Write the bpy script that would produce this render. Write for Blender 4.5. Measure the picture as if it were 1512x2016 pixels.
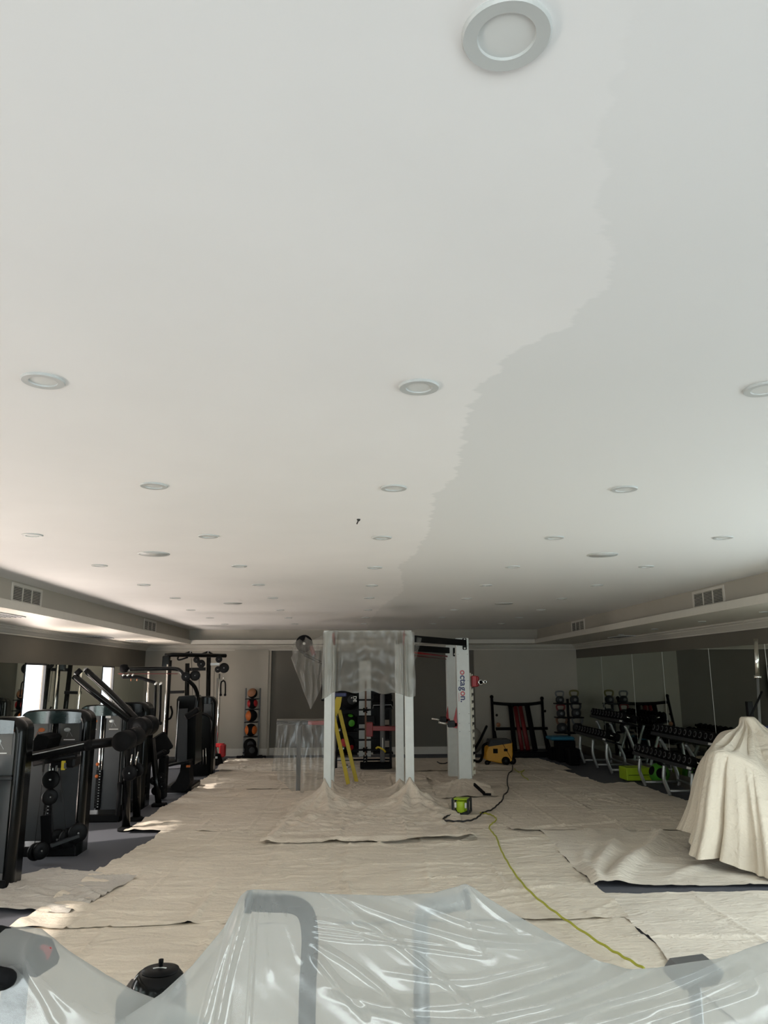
import bpy, math, random
import numpy as np
from mathutils import Vector, Matrix, noise

for o in list(bpy.data.objects):
    bpy.data.objects.remove(o, do_unlink=True)
scene = bpy.context.scene
col = scene.collection
random.seed(7)
PI = math.pi

# ---------------------------------------------------------------- camera
FPX, PITCH, YAW, ROLL, EYE = 1500.0, .2113, .0425, -.0041, 1.84
_f = Vector((math.sin(YAW) * math.cos(PITCH), math.cos(YAW) * math.cos(PITCH), math.sin(PITCH)))
_r = _f.cross(Vector((0, 0, 1))).normalized()
_u = _r.cross(_f)
CR = _r * math.cos(ROLL) + _u * math.sin(ROLL)
CU = _u * math.cos(ROLL) - _r * math.sin(ROLL)
CF = _f
CO = Vector((0, 0, EYE))
cam = bpy.data.cameras.new('camera')
cam.sensor_fit = 'HORIZONTAL'
cam.sensor_width = 36
cam.lens = 36 * FPX / 1512
cam.clip_start = .02
cam.clip_end = 200
cam_o = bpy.data.objects.new('camera', cam)
col.objects.link(cam_o)
m = Matrix.Identity(4)
for i in range(3):
    m[i][0] = CR[i]; m[i][1] = CU[i]; m[i][2] = -CF[i]; m[i][3] = CO[i]
cam_o.matrix_world = m
scene.camera = cam_o

def ray(px, py):
    return CF + CR * ((px - 756) / FPX) + CU * ((1008 - py) / FPX)
def PY(px, py, Y):            # pixel -> point on the plane y = Y
    d = ray(px, py); return CO + d * (Y / d.y)
def PZ(px, py, Z=0.0):        # pixel -> point on the plane z = Z
    d = ray(px, py); return CO + d * ((Z - EYE) / d.z)
def PX(px, py, X):            # pixel -> point on the plane x = X
    d = ray(px, py); return CO + d * (X / d.x)

# ---------------------------------------------------------------- view, world, lights
vs = scene.view_settings
vs.view_transform = 'Standard'
vs.look = 'None'
vs.exposure = -0.13
vs.gamma = 1.0
vs.use_curve_mapping = False

w = bpy.data.worlds.new('sky')
scene.world = w
w.use_nodes = True
nt = w.node_tree
nt.nodes.clear()
wo = nt.nodes.new('ShaderNodeOutputWorld')
bg = nt.nodes.new('ShaderNodeBackground')
bg.inputs[0].default_value = (.80, .90, 1.0, 1)
bg.inputs[1].default_value = 3.0
nt.links.new(bg.outputs[0], wo.inputs[0])

WIN_Y = [(1.0, 1.84), (4.67, 5.51), (8.34, 9.18), (12.0, 12.83), (15.68, 16.44)]   # slots in the left wall, those out of view added for daylight
WIN_Z = (0.12, 2.05)

def area(name, loc, rot, sx, sy, power, color):
    l = bpy.data.lights.new(name, 'AREA')
    l.shape = 'RECTANGLE'; l.size = sx; l.size_y = sy
    l.energy = power; l.color = color
    o = bpy.data.objects.new(name, l)
    o.location = loc; o.rotation_euler = rot
    col.objects.link(o)
    return o
# daylight lamps at added, unseen doors and at the slot windows on the left
area('added_door_daylight', (.3, -3.35, 1.3), (PI / 2 - .45, 0, 0), 7.6, 2.1, 350, (.90, .985, 1.0))
area('added_side_daylight', (5.6, 4.0, 1.3), (PI / 2 - .55, 0, PI / 2), 4.6, 2.1, 150, (.86, .97, 1.0))
for i, (a, b) in enumerate(WIN_Y):
    area('daylight_window', (-4.985, (a + b) / 2, 1.09), (PI / 2, 0, -PI / 2), b - a - .02, 1.9, 24, (1.0, .93, .88))
# added upward fill lamps, unseen, in place of sun bounced off the paving outside
area('terrace_fill', (.3, -5.6, .01), (PI, 0, 0), 9.0, 4.4, 310, (.87, .98, 1.0))
area('paving_fill', (-6.1, 8.5, .01), (PI, 0, 0), 1.7, 20.0, 4600, (1.0, .83, .75))
sun = bpy.data.lights.new('sun', 'SUN')
sun.energy = 7.0
sun.angle = .03
sun.color = (1, .9, .84)
sun_o = bpy.data.objects.new('sun', sun)
sun_o.rotation_euler = Vector((1, .5, -.72)).to_track_quat('-Z', 'Y').to_euler()
col.objects.link(sun_o)

# ---------------------------------------------------------------- materials
def mat(name, c, rough=.5, metal=0.0, var=.06, scale=12, bump=0.0, bscale=60, coat=0.0, spec=.5, c2=None):
    M = bpy.data.materials.new(name)
    M.use_nodes = True
    t = M.node_tree
    b = t.nodes['Principled BSDF']
    b.inputs['Roughness'].default_value = rough
    b.inputs['Metallic'].default_value = metal
    b.inputs['Specular IOR Level'].default_value = spec
    b.inputs['Coat Weight'].default_value = coat
    b.inputs['Coat Roughness'].default_value = .08
    tc = t.nodes.new('ShaderNodeTexCoord')
    n = t.nodes.new('ShaderNodeTexNoise')
    n.inputs['Scale'].default_value = scale
    n.inputs['Detail'].default_value = 4
    t.links.new(tc.outputs['Object'], n.inputs['Vector'])
    r = t.nodes.new('ShaderNodeValToRGB')
    c2 = c2 or tuple(x * (1 - var) for x in c)
    c1 = tuple(min(1, x * (1 + var)) for x in c)
    r.color_ramp.elements[0].position = .3
    r.color_ramp.elements[1].position = .7
    r.color_ramp.elements[0].color = (*c2, 1)
    r.color_ramp.elements[1].color = (*c1, 1)
    t.links.new(n.outputs['Fac'], r.inputs['Fac'])
    t.links.new(r.outputs['Color'], b.inputs['Base Color'])
    if bump:
        n2 = t.nodes.new('ShaderNodeTexNoise')
        n2.inputs['Scale'].default_value = bscale
        n2.inputs['Detail'].default_value = 5
        t.links.new(tc.outputs['Object'], n2.inputs['Vector'])
        bp = t.nodes.new('ShaderNodeBump')
        bp.inputs['Strength'].default_value = bump
        bp.inputs['Distance'].default_value = .01
        t.links.new(n2.outputs['Fac'], bp.inputs['Height'])
        t.links.new(bp.outputs['Normal'], b.inputs['Normal'])
    return M

M = {}
M['wall'] = mat('wall_paint', (.40, .372, .315), .7, var=.02, scale=3)
M['trim'] = mat('white_trim', (.56, .535, .475), .5, var=.02)
M['dark'] = mat('dark_wall_paint', (.122, .112, .09), .6, var=.03, scale=3)
M['carpet'] = mat('carpet', (.105, .108, .125), .95, var=.25, scale=180, bump=.4, bscale=300)
M['gloss'] = mat('gloss_black', (.003, .0033, .0033), .18, var=.1, spec=.2)
M['teal'] = mat('smoked_cap', (.012, .022, .022), .16, var=.1, coat=.35)
M['black'] = mat('satin_black', (.005, .005, .0055), .4, var=.1, spec=.12)
M['matte'] = mat('matte_black', (.006, .006, .0065), .75, var=.15, bump=.1, spec=.1)
M['panel'] = mat('grey_panel', (.028, .030, .033), .4, var=.06)
M['placard'] = mat('placard', (.05, .048, .043), .4, var=.04)
M['chrome'] = mat('chrome', (.78, .77, .74), .16, 1.0, var=.03)
M['silver'] = mat('silver_paint', (.36, .37, .37), .35, .7, var=.04)
M['white'] = mat('white_powder', (.72, .75, .72), .4, var=.03)
M['cream'] = mat('cream_plastic', (.78, .74, .60), .45, var=.03)
M['red'] = mat('red_powder', (.35, .012, .015), .4, var=.06)
M['dred'] = mat('dark_red', (.16, .010, .010), .5, var=.1)
M['orange'] = mat('orange_rubber', (.55, .13, .02), .5, var=.06)
M['brown'] = mat('tan_rubber', (.32, .14, .07), .5, var=.08)
M['yellow'] = mat('yellow_fibreglass', (.55, .42, .02), .45, var=.05)
M['vacyellow'] = mat('yellow_plastic', (.62, .30, .01), .4, var=.04)
M['lime'] = mat('lime_plastic', (.38, .55, .02), .45, var=.05)
M['green'] = mat('green_rubber', (.07, .32, .02), .5, var=.06)
M['blue'] = mat('blue_foam', (.02, .16, .26), .6, var=.06)
M['navy'] = mat('navy_plastic', (.02, .03, .12), .4, var=.06)
M['grey'] = mat('grey_plastic', (.13, .135, .14), .5, var=.05)
M['dgrey'] = mat('charcoal_plastic', (.026, .028, .03), .5, var=.06, spec=.25)
M['print'] = mat('white_print', (.75, .75, .72), .5, var=.02)
M['pnavy'] = mat('navy_print', (.05, .06, .16), .5, var=.02)
M['pred'] = mat('red_print', (.55, .12, .14), .5, var=.02)
M['wire'] = mat('cable_black', (.012, .011, .012), .5, var=.1)
M['ywire'] = mat('cable_yellow', (.42, .42, .04), .5, var=.06)
M['diff'] = mat('frosted_diffuser', (.60, .615, .60), .5, var=.01)
M['lamptrim'] = mat('lamp_trim', (.47, .49, .48), .4, var=.01)
M['grille'] = mat('dark_grille', (.02, .02, .02), .6, var=.05)
M['paving'] = mat('pale_paving', (.62, .52, .47), .9, var=.1, scale=4)
M['olive'] = mat('olive_paint', (.13, .11, .03), .5, var=.06)
M['bronze'] = mat('brown_strap', (.13, .06, .03), .6, var=.06)

def mirror_mat():
    m_ = mat('mirror', (.66, .72, .66), .015, 1.0, var=.01, scale=2)
    return m_
M['mirror'] = mirror_mat()

def glass_mat():
    g = bpy.data.materials.new('window_glass'); g.use_nodes = True
    t = g.node_tree; t.nodes.clear()
    o = t.nodes.new('ShaderNodeOutputMaterial')
    mx = t.nodes.new('ShaderNodeMixShader')
    tr = t.nodes.new('ShaderNodeBsdfTransparent'); tr.inputs[0].default_value = (.96, .97, .96, 1)
    gl = t.nodes.new('ShaderNodeBsdfGlossy'); gl.inputs['Roughness'].default_value = .02
    mx.inputs[0].default_value = .06
    t.links.new(tr.outputs[0], mx.inputs[1]); t.links.new(gl.outputs[0], mx.inputs[2])
    t.links.new(mx.outputs[0], o.inputs[0])
    return g
M['glass'] = glass_mat()

def canvas(name, c, seed):
    m_ = mat(name, c, .9, var=.07, scale=1.7, spec=.15)
    t = m_.node_tree; b = t.nodes['Principled BSDF']
    tc = t.nodes['Texture Coordinate']
    mp = t.nodes.new('ShaderNodeMapping')
    mp.inputs['Location'].default_value = (seed * 3.1, seed * 1.7, 0)
    t.links.new(tc.outputs['Object'], mp.inputs['Vector'])
    # long soft wrinkles, creased: ridged noise, stretched
    n1 = t.nodes.new('ShaderNodeTexNoise'); n1.inputs['Scale'].default_value = 5; n1.inputs['Detail'].default_value = 6
    n1.inputs['Distortion'].default_value = .7
    mp2 = t.nodes.new('ShaderNodeMapping'); mp2.inputs['Scale'].default_value = (.6, 1.6, 1)
    t.links.new(mp.outputs[0], mp2.inputs[0]); t.links.new(mp2.outputs[0], n1.inputs['Vector'])
    n2 = t.nodes.new('ShaderNodeTexNoise'); n2.inputs['Scale'].default_value = 38; n2.inputs['Detail'].default_value = 4
    t.links.new(mp.outputs[0], n2.inputs['Vector'])
    ab = t.nodes.new('ShaderNodeMath'); ab.operation = 'SUBTRACT'; ab.inputs[1].default_value = .5
    a2 = t.nodes.new('ShaderNodeMath'); a2.operation = 'ABSOLUTE'
    t.links.new(n1.outputs['Fac'], ab.inputs[0]); t.links.new(ab.outputs[0], a2.inputs[0])
    ad = t.nodes.new('ShaderNodeMath'); ad.operation = 'MULTIPLY_ADD'; ad.inputs[1].default_value = -1.6
    t.links.new(a2.outputs[0], ad.inputs[0])
    mu = t.nodes.new('ShaderNodeMath'); mu.operation = 'MULTIPLY'; mu.inputs[1].default_value = .25
    t.links.new(n2.outputs['Fac'], mu.inputs[0]); t.links.new(mu.outputs[0], ad.inputs[2])
    bp = t.nodes.new('ShaderNodeBump'); bp.inputs['Strength'].default_value = .8; bp.inputs['Distance'].default_value = .03
    t.links.new(ad.outputs[0], bp.inputs['Height']); t.links.new(bp.outputs[0], b.inputs['Normal'])
    b.inputs['Sheen Weight'].default_value = .1
    return m_
CANVAS = [canvas('cotton_canvas_%d' % i, c, i) for i, c in enumerate([(.74, .655, .535), (.71, .625, .515), (.75, .675, .57), (.70, .61, .50), (.53, .49, .435)])]

def plastic_mat(name, body=.42, tint=(.70, .72, .70), gloss=.10):
    g = bpy.data.materials.new(name); g.use_nodes = True
    t = g.node_tree; t.nodes.clear()
    o = t.nodes.new('ShaderNodeOutputMaterial')
    tc = t.nodes.new('ShaderNodeTexCoord')
    n = t.nodes.new('ShaderNodeTexNoise'); n.inputs['Scale'].default_value = 9; n.inputs['Detail'].default_value = 6
    t.links.new(tc.outputs['Object'], n.inputs['Vector'])
    bp = t.nodes.new('ShaderNodeBump'); bp.inputs['Strength'].default_value = .12; bp.inputs['Distance'].default_value = .02
    t.links.new(n.outputs['Fac'], bp.inputs['Height'])
    tr = t.nodes.new('ShaderNodeBsdfTransparent'); tr.inputs[0].default_value = (.95, .96, .95, 1)
    di = t.nodes.new('ShaderNodeBsdfDiffuse'); di.inputs[0].default_value = (*tint, 1)
    tl = t.nodes.new('ShaderNodeBsdfTranslucent'); tl.inputs[0].default_value = (*tint, 1)
    gl = t.nodes.new('ShaderNodeBsdfGlossy'); gl.inputs['Roughness'].default_value = .24
    for s in (di, gl, tl): t.links.new(bp.outputs[0], s.inputs['Normal'])
    m1 = t.nodes.new('ShaderNodeMixShader'); m1.inputs[0].default_value = .35
    t.links.new(di.outputs[0], m1.inputs[1]); t.links.new(tl.outputs[0], m1.inputs[2])
    m2 = t.nodes.new('ShaderNodeMixShader')
    lw = t.nodes.new('ShaderNodeLayerWeight'); lw.inputs[0].default_value = .35
    mr = t.nodes.new('ShaderNodeMapRange'); mr.inputs['To Min'].default_value = body; mr.inputs['To Max'].default_value = min(1, body + .28)
    t.links.new(lw.outputs['Facing'], mr.inputs['Value']); t.links.new(mr.outputs[0], m2.inputs[0])
    t.links.new(tr.outputs[0], m2.inputs[1]); t.links.new(m1.outputs[0], m2.inputs[2])
    m3 = t.nodes.new('ShaderNodeMixShader'); m3.inputs[0].default_value = gloss
    t.links.new(m2.outputs[0], m3.inputs[1]); t.links.new(gl.outputs[0], m3.inputs[2])
    t.links.new(m3.outputs[0], o.inputs[0])
    return g
M['poly'] = plastic_mat('polythene_film', .35, tint=(.60, .61, .59), gloss=.08)
M['polyc'] = plastic_mat('curtain_polythene', .52, tint=(.36, .345, .30), gloss=.03)
M['polythin'] = plastic_mat('thin_polythene_film', .21, tint=(.46, .44, .40), gloss=.06)

# ---------------------------------------------------------------- mesh builder
WLOC = {}
class B:
    def __init__(s): s.v = []; s.f = []; s.sm = []
    def add(s, vs_, fs, smooth=False):
        k = len(s.v)
        s.v += [Vector(p) for p in vs_]
        s.f += [tuple(i + k for i in f) for f in fs]
        s.sm += [smooth] * len(fs)
        return s
    def box(s, c, size, R=None, bev=0.0):
        hx, hy, hz = size[0] / 2, size[1] / 2, size[2] / 2
        c = Vector(c)
        if bev <= 0:
            P = [Vector((x, y, z)) for x in (-hx, hx) for y in (-hy, hy) for z in (-hz, hz)]
            F = [(0, 1, 3, 2), (4, 6, 7, 5), (0, 4, 5, 1), (2, 3, 7, 6), (0, 2, 6, 4), (1, 5, 7, 3)]
        else:
            b = min(bev, hx * .9, hy * .9, hz * .9)
            P = []; idx = {}
            for sx in (-1, 1):
                for sy in (-1, 1):
                    for sz in (-1, 1):
                        for ax in range(3):
                            p = [sx * (hx - b), sy * (hy - b), sz * (hz - b)]
                            p[ax] = (sx * hx, sy * hy, sz * hz)[ax]
                            idx[(sx, sy, sz, ax)] = len(P); P.append(Vector(p))
            F = []
            for ax in range(3):
                a1, a2 = [(1, 2), (0, 2), (0, 1)][ax]
                for sg in (-1, 1):
                    q = []
                    for (u_, v_) in ((-1, -1), (1, -1), (1, 1), (-1, 1)):
                        k = [0, 0, 0]; k[ax] = sg; k[a1] = u_; k[a2] = v_
                        q.append(idx[(*k, ax)])
                    F.append(tuple(q))
            for ax in range(3):           # edges along ax
                a1, a2 = [(1, 2), (0, 2), (0, 1)][ax]
                for u_ in (-1, 1):
                    for v_ in (-1, 1):
                        k0 = [0, 0, 0]; k0[ax] = -1; k0[a1] = u_; k0[a2] = v_
                        k1 = list(k0); k1[ax] = 1
                        F.append((idx[(*k0, a1)], idx[(*k0, a2)], idx[(*k1, a2)], idx[(*k1, a1)]))
            for sx in (-1, 1):
                for sy in (-1, 1):
                    for sz in (-1, 1):
                        F.append(tuple(idx[(sx, sy, sz, a)] for a in range(3)))
        if R is not None: P = [R @ p for p in P]
        return s.add([c + p for p in P], F)
    def bb(s, x0, x1, y0, y1, z0, z1, bev=0):
        return s.box(((x0 + x1) / 2, (y0 + y1) / 2, (z0 + z1) / 2), (abs(x1 - x0), abs(y1 - y0), abs(z1 - z0)), None, bev)
    def bar(s, a, b, w, h, up=(0, 0, 1), bev=0.0):
        a, b = Vector(a), Vector(b); d = b - a; L = d.length; d = d / L
        up = Vector(up)
        if abs(d.dot(up)) > .98: up = Vector((0, 1, 0))
        x = d.cross(up).normalized(); z = x.cross(d)
        R = Matrix((x, d, z)).transposed()
        return s.box((a + b) / 2, (w, L, h), R, bev)
    def tube(s, pts, r, n=10, caps=True, flat=1.0):
        pts = [Vector(p) for p in pts]
        rs = r if isinstance(r, (list, tuple)) else [r] * len(pts)
        T = []
        for i in range(len(pts)):
            a = pts[max(0, i - 1)]; b = pts[min(len(pts) - 1, i + 1)]
            T.append((b - a).normalized())
        up = Vector((0, 0, 1)) if abs(T[0].z) < .9 else Vector((0, 1, 0))
        x = T[0].cross(up).normalized()
        V = []
        for i, p in enumerate(pts):
            x = (x - T[i] * x.dot(T[i])).normalized()
            y = T[i].cross(x)
            for k in range(n):
                a = 2 * PI * k / n
                V.append(p + (x * math.cos(a) * flat + y * math.sin(a)) * rs[i])
        F = []
        for i in range(len(pts) - 1):
            for k in range(n):
                F.append((i * n + k, i * n + (k + 1) % n, (i + 1) * n + (k + 1) % n, (i + 1) * n + k))
        s.add(V, F, True)
        if caps:
            k0 = len(s.v) - len(V)
            s.f.append(tuple(k0 + k for k in reversed(range(n)))); s.sm.append(False)
            e = k0 + (len(pts) - 1) * n
            s.f.append(tuple(e + k for k in range(n))); s.sm.append(False)
        return s
    def cyl(s, a, b, r, n=20): return s.tube([a, b], r, n)
    def lathe(s, prof, o=(0, 0, 0), axis=(0, 0, 1), n=24, sx=1, sy=1):
        q = Vector((0, 0, 1)).rotation_difference(Vector(axis).normalized())
        o = Vector(o); V = []
        for (r, z) in prof:
            for k in range(n):
                a = 2 * PI * k / n
                V.append(o + q @ Vector((r * math.cos(a) * sx, r * math.sin(a) * sy, z)))
        F = []
        for i in range(len(prof) - 1):
            for k in range(n):
                F.append((i * n + k, i * n + (k + 1) % n, (i + 1) * n + (k + 1) % n, (i + 1) * n + k))
        s.add(V, F, True)
        k0 = len(s.v) - len(V)
        if prof[0][0] > 1e-6: s.f.append(tuple(k0 + k for k in reversed(range(n)))); s.sm.append(False)
        if prof[-1][0] > 1e-6:
            e = k0 + (len(prof) - 1) * n
            s.f.append(tuple(e + k for k in range(n))); s.sm.append(False)
        return s
    def ball(s, c, r, n=20, m_=12, t0=0.0, t1=PI, sc=(1, 1, 1), axis=(0, 0, 1)):
        q = Vector((0, 0, 1)).rotation_difference(Vector(axis).normalized()); c = Vector(c)
        V = []
        for i in range(m_ + 1):
            t = t0 + (t1 - t0) * i / m_
            for k in range(n):
                a = 2 * PI * k / n
                p = q @ Vector((math.sin(t) * math.cos(a), math.sin(t) * math.sin(a), math.cos(t)))
                V.append(c + Vector((p.x * r * sc[0], p.y * r * sc[1], p.z * r * sc[2])))
        F = [(i * n + k, (i + 1) * n + k, (i + 1) * n + (k + 1) % n, i * n + (k + 1) % n) for i in range(m_) for k in range(n)]
        return s.add(V, F, True)
    def prism(s, poly, a, b):
        """poly: list of 3D points (planar), extruded by vector b-a"""
        d = Vector(b) - Vector(a); n = len(poly)
        V = [Vector(p) for p in poly] + [Vector(p) + d for p in poly]
        F = [tuple(reversed(range(n))), tuple(range(n, 2 * n))] + [(i, (i + 1) % n, n + (i + 1) % n, n + i) for i in range(n)]
        return s.add(V, F)
    def grid(s, nu, nv, fn, close_u=False):
        V = [Vector(fn(i / (nu - 1) if not close_u else i / nu, j / (nv - 1))) for j in range(nv) for i in range(nu)]
        F = []
        for j in range(nv - 1):
            for i in range(nu if close_u else nu - 1):
                i2 = (i + 1) % nu
                F.append((j * nu + i, j * nu + i2, (j + 1) * nu + i2, (j + 1) * nu + i))
        return s.add(V, F, True)
    def build(s, name, material, parent=None, **tags):
        off = WLOC.get(parent.name, Vector((0, 0, 0))) if parent else Vector((0, 0, 0))
        me = bpy.data.meshes.new(name)
        me.from_pydata([tuple(p - off) for p in s.v], [], s.f)
        me.polygons.foreach_set('use_smooth', s.sm)
        me.update()
        o = bpy.data.objects.new(name, me)
        col.objects.link(o)
        if isinstance(material, str): material = M[material]
        me.materials.append(material)
        if parent:
            o.parent = parent; WLOC[o.name] = off
        for k, v in tags.items(): o[k] = v
        return o

def thing(name, label, cat, loc, group=None):
    o = bpy.data.objects.new(name, None); col.objects.link(o)
    o.empty_display_size = .1
    o.location = loc; WLOC[o.name] = Vector(loc)
    o['label'] = label; o['category'] = cat
    if group: o['group'] = group
    return o
def tag(o, label, cat, group=None):
    o['label'] = label; o['category'] = cat
    if group: o['group'] = group
    return o
def recenter(o, base):          # move a top-level mesh's origin to its base
    base = Vector(base)
    o.data.transform(Matrix.Translation(-base)); o.location = base
    return o
def dup(root, loc, rot=None, label=None, scale=None):
    r = root.copy(); col.objects.link(r); r.location = loc
    if rot is not None: r.rotation_euler = rot
    if scale: r.scale = (scale,) * 3
    if label: r['label'] = label
    for ch in root.children:
        c = ch.copy(); col.objects.link(c); c.parent = r
        for g in ch.children:
            d = g.copy(); col.objects.link(d); d.parent = c
    return r
def smooth_path(pts, k=6):       # Catmull-Rom
    P = [Vector(p) for p in pts]; out = []
    for i in range(len(P) - 1):
        p0 = P[max(0, i - 1)]; p1 = P[i]; p2 = P[i + 1]; p3 = P[min(len(P) - 1, i + 2)]
        for j in range(k):
            t = j / k
            out.append(.5 * ((2 * p1) + (p2 - p0) * t + (2 * p0 - 5 * p1 + 4 * p2 - p3) * t * t + (3 * p1 - p0 - 3 * p2 + p3) * t ** 3))
    out.append(P[-1]); return out
def lerp(a, b, t): return a + (b - a) * t
def interp(x, pts):
    if x <= pts[0][0]: return pts[0][1]
    for (a, u_), (b, v_) in zip(pts, pts[1:]):
        if x <= b: return u_ + (v_ - u_) * (x - a) / (b - a)
    return pts[-1][1]
def text_mesh(name, s, size, material, parent, R, loc, ext=.001):
    cu = bpy.data.curves.new(name, 'FONT'); cu.body = s; cu.size = size; cu.extrude = ext; cu.offset = size * .022
    cu.align_x = 'CENTER'; cu.align_y = 'CENTER'
    tmp = bpy.data.objects.new(name + '_tmp', cu); col.objects.link(tmp)
    bpy.context.view_layer.update()
    me = bpy.data.meshes.new_from_object(tmp)
    bpy.data.objects.remove(tmp, do_unlink=True)
    me.name = name
    o = bpy.data.objects.new(name, me); col.objects.link(o)
    me.materials.clear(); me.materials.append(M[material])
    off = WLOC.get(parent.name, Vector()) if parent else Vector()
    me.transform(Matrix.Translation(Vector(loc) - off) @ R.to_4x4())
    if parent: o.parent = parent; WLOC[o.name] = off
    return o
# ================================================================ THE ROOM
XL, XR, YB, YR = -4.95, 5.52, 18.85, -3.0        # left, right, back, rear wall faces
TX0, TX1, TY0, TY1 = -3.80, 4.42, -2.0, 18.2     # tray
ZC, ZS, ZL = 2.90, 2.565, 2.66                   # tray ceiling, soffit, cove lip
ZW = 2.44                                        # bottom of crown

def struct(o): o['kind'] = 'structure'; return o
struct(B().bb(XL - .3, XR + .3, YR - .3, YB + .3, -.12, 0).build('floor', 'carpet'))

def ceiling_mat():
    m_ = mat('ceiling_emulsion', (.80, .80, .79), .75, var=.015, scale=2)
    t = m_.node_tree; b = t.nodes['Principled BSDF']
    tc = t.nodes['Texture Coordinate']
    sp = t.nodes.new('ShaderNodeSeparateXYZ'); t.links.new(tc.outputs['Object'], sp.inputs[0])
    fy = t.nodes.new('ShaderNodeMapRange'); fy.inputs['From Min'].default_value = 0; fy.inputs['From Max'].default_value = 18
    t.links.new(sp.outputs['Y'], fy.inputs['Value'])
    fc = t.nodes.new('ShaderNodeFloatCurve')
    pts = [(0, .40), (1.07, .45), (1.32, .51), (1.64, .58), (1.83, .70), (1.94, .70), (2.07, .68), (2.21, .65), (2.30, .56), (2.45, .51),
           (2.89, .46), (3.23, .49), (3.94, .56), (4.41, .50), (4.88, .52), (5.84, .58), (6.91, .55), (7.4, .46), (8.48, .56), (9.86, .66), (11.66, .50), (13.2, .41), (18, .35)]
    cu = fc.mapping.curves[0]
    while len(cu.points) < len(pts): cu.points.new(.5, .5)
    for p, (y, x) in zip(cu.points, pts):
        p.location = (y / 18, x); p.handle_type = 'VECTOR'
    fc.mapping.update()
    t.links.new(fy.outputs[0], fc.inputs['Value'])
    # ragged roller edge
    mp = t.nodes.new('ShaderNodeMapping'); mp.inputs['Scale'].default_value = (1.5, 5, 1)
    t.links.new(tc.outputs['Object'], mp.inputs[0])
    n = t.nodes.new('ShaderNodeTexNoise'); n.inputs['Scale'].default_value = 1.3; n.inputs['Detail'].default_value = 8; n.inputs['Roughness'].default_value = .65
    t.links.new(mp.outputs[0], n.inputs['Vector'])
    n_c = t.nodes.new('ShaderNodeMath'); n_c.operation = 'MULTIPLY_ADD'; n_c.inputs[1].default_value = .22; n_c.inputs[2].default_value = -.11
    t.links.new(n.outputs['Fac'], n_c.inputs[0])
    d = t.nodes.new('ShaderNodeMath'); d.operation = 'SUBTRACT'
    t.links.new(sp.outputs['X'], d.inputs[0]); t.links.new(fc.outputs[0], d.inputs[1])
    d2 = t.nodes.new('ShaderNodeMath'); d2.operation = 'ADD'
    t.links.new(d.outputs[0], d2.inputs[0]); t.links.new(n_c.outputs[0], d2.inputs[1])
    mr = t.nodes.new('ShaderNodeMapRange'); mr.inputs['From Min'].default_value = -.008; mr.inputs['From Max'].default_value = .008
    t.links.new(d2.outputs[0], mr.inputs['Value'])
    # damp old coat fades back towards the far right
    mix = t.nodes.new('ShaderNodeMix'); mix.data_type = 'RGBA'
    mix.inputs['B'].default_value = (.715, .725, .715, 1)
    ramp = [x for x in t.nodes if x.type == 'VALTORGB'][0]
    fd = t.nodes.new('ShaderNodeMapRange'); fd.inputs['From Min'].default_value = 1.0; fd.inputs['From Max'].default_value = 2.6; fd.inputs['To Min'].default_value = .18
    t.links.new(sp.outputs['Y'], fd.inputs['Value'])
    ml = t.nodes.new('ShaderNodeMath'); ml.operation = 'MULTIPLY'
    t.links.new(mr.outputs[0], ml.inputs[0]); t.links.new(fd.outputs[0], ml.inputs[1])
    t.links.new(ramp.outputs['Color'], mix.inputs['A']); t.links.new(ml.outputs[0], mix.inputs['Factor'])
    t.links.new(mix.outputs['Result'], b.inputs['Base Color'])
    return m_
ceil = struct(B().bb(TX0 - .1, TX1 + .1, TY0 - .1, TY1 + .1, ZC, ZC + .12).build('ceiling', ceiling_mat()))
# soffits, fascias and cove lips round the tray
T = 'trim'
def cpart(name, *boxes, m_='trim'):
    b = B()
    for x in boxes: b.bb(*x)
    return b.build(name, m_, ceil)
cpart('soffit', (XL - .1, TX0 + .08, YR, YB + .2, ZS, ZS + .04))
cpart('soffit', (TX1 - .11, XR + .1, YR, YB + .2, ZS, ZS + .04))
cpart('soffit', (TX0 + .08, TX1 - .11, TY1 - .18, YB + .2, ZS, ZS + .04))
cpart('soffit', (TX0 + .08, TX1 - .11, YR, TY0 + .18, ZS, ZS + .04))
cpart('fascia', (TX0 - .1, TX0, TY0, TY1, ZS + .04, ZC), m_='wall')
cpart('fascia', (TX1, TX1 + .1, TY0, TY1, ZS + .04, ZC), m_='wall')
cpart('fascia', (TX0, TX1, TY1, TY1 + .1, ZS + .04, ZC), m_='wall')
cpart('fascia', (TX0, TX1, TY0 - .1, TY0, ZS + .04, ZC), m_='wall')
cpart('cove_lip', (TX0 + .05, TX0 + .08, TY0 + .15, TY1 - .15, ZS + .04, ZL))
cpart('cove_lip', (TX1 - .11, TX1 - .08, TY0 + .15, TY1 - .15, ZS + .04, ZL))
cpart('cove_lip', (TX0 + .05, TX1 - .08, TY1 - .18, TY1 - .15, ZS + .04, ZL))
cpart('cove_lip', (TX0 + .05, TX1 - .08, TY0 + .15, TY0 + .18, ZS + .04, ZL))

# crown mouldings
def crown(name, a, b, out):
    a, b, out = Vector(a), Vector(b), Vector(out)
    prof = [(0, ZW), (.012, ZW), (.012, ZW + .018), (.03, ZW + .03), (.055, ZW + .055), (.085, ZW + .075), (.085, ZW + .09), (.12, ZW + .102), (.12, ZS), (0, ZS)]
    poly = [Vector((a.x, a.y, 0)) + out * d + Vector((0, 0, z)) for d, z in prof]
    return struct(B().prism(poly, a, b).build(name, 'trim'))
crown('trim_1', (XL, YR, 0), (XL, YB, 0), (1, 0, 0))
crown('trim_2', (XR, YR, 0), (XR, YB, 0), (-1, 0, 0))
crown('trim_3', (XL, YB, 0), (XR, YB, 0), (0, -1, 0))

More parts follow.
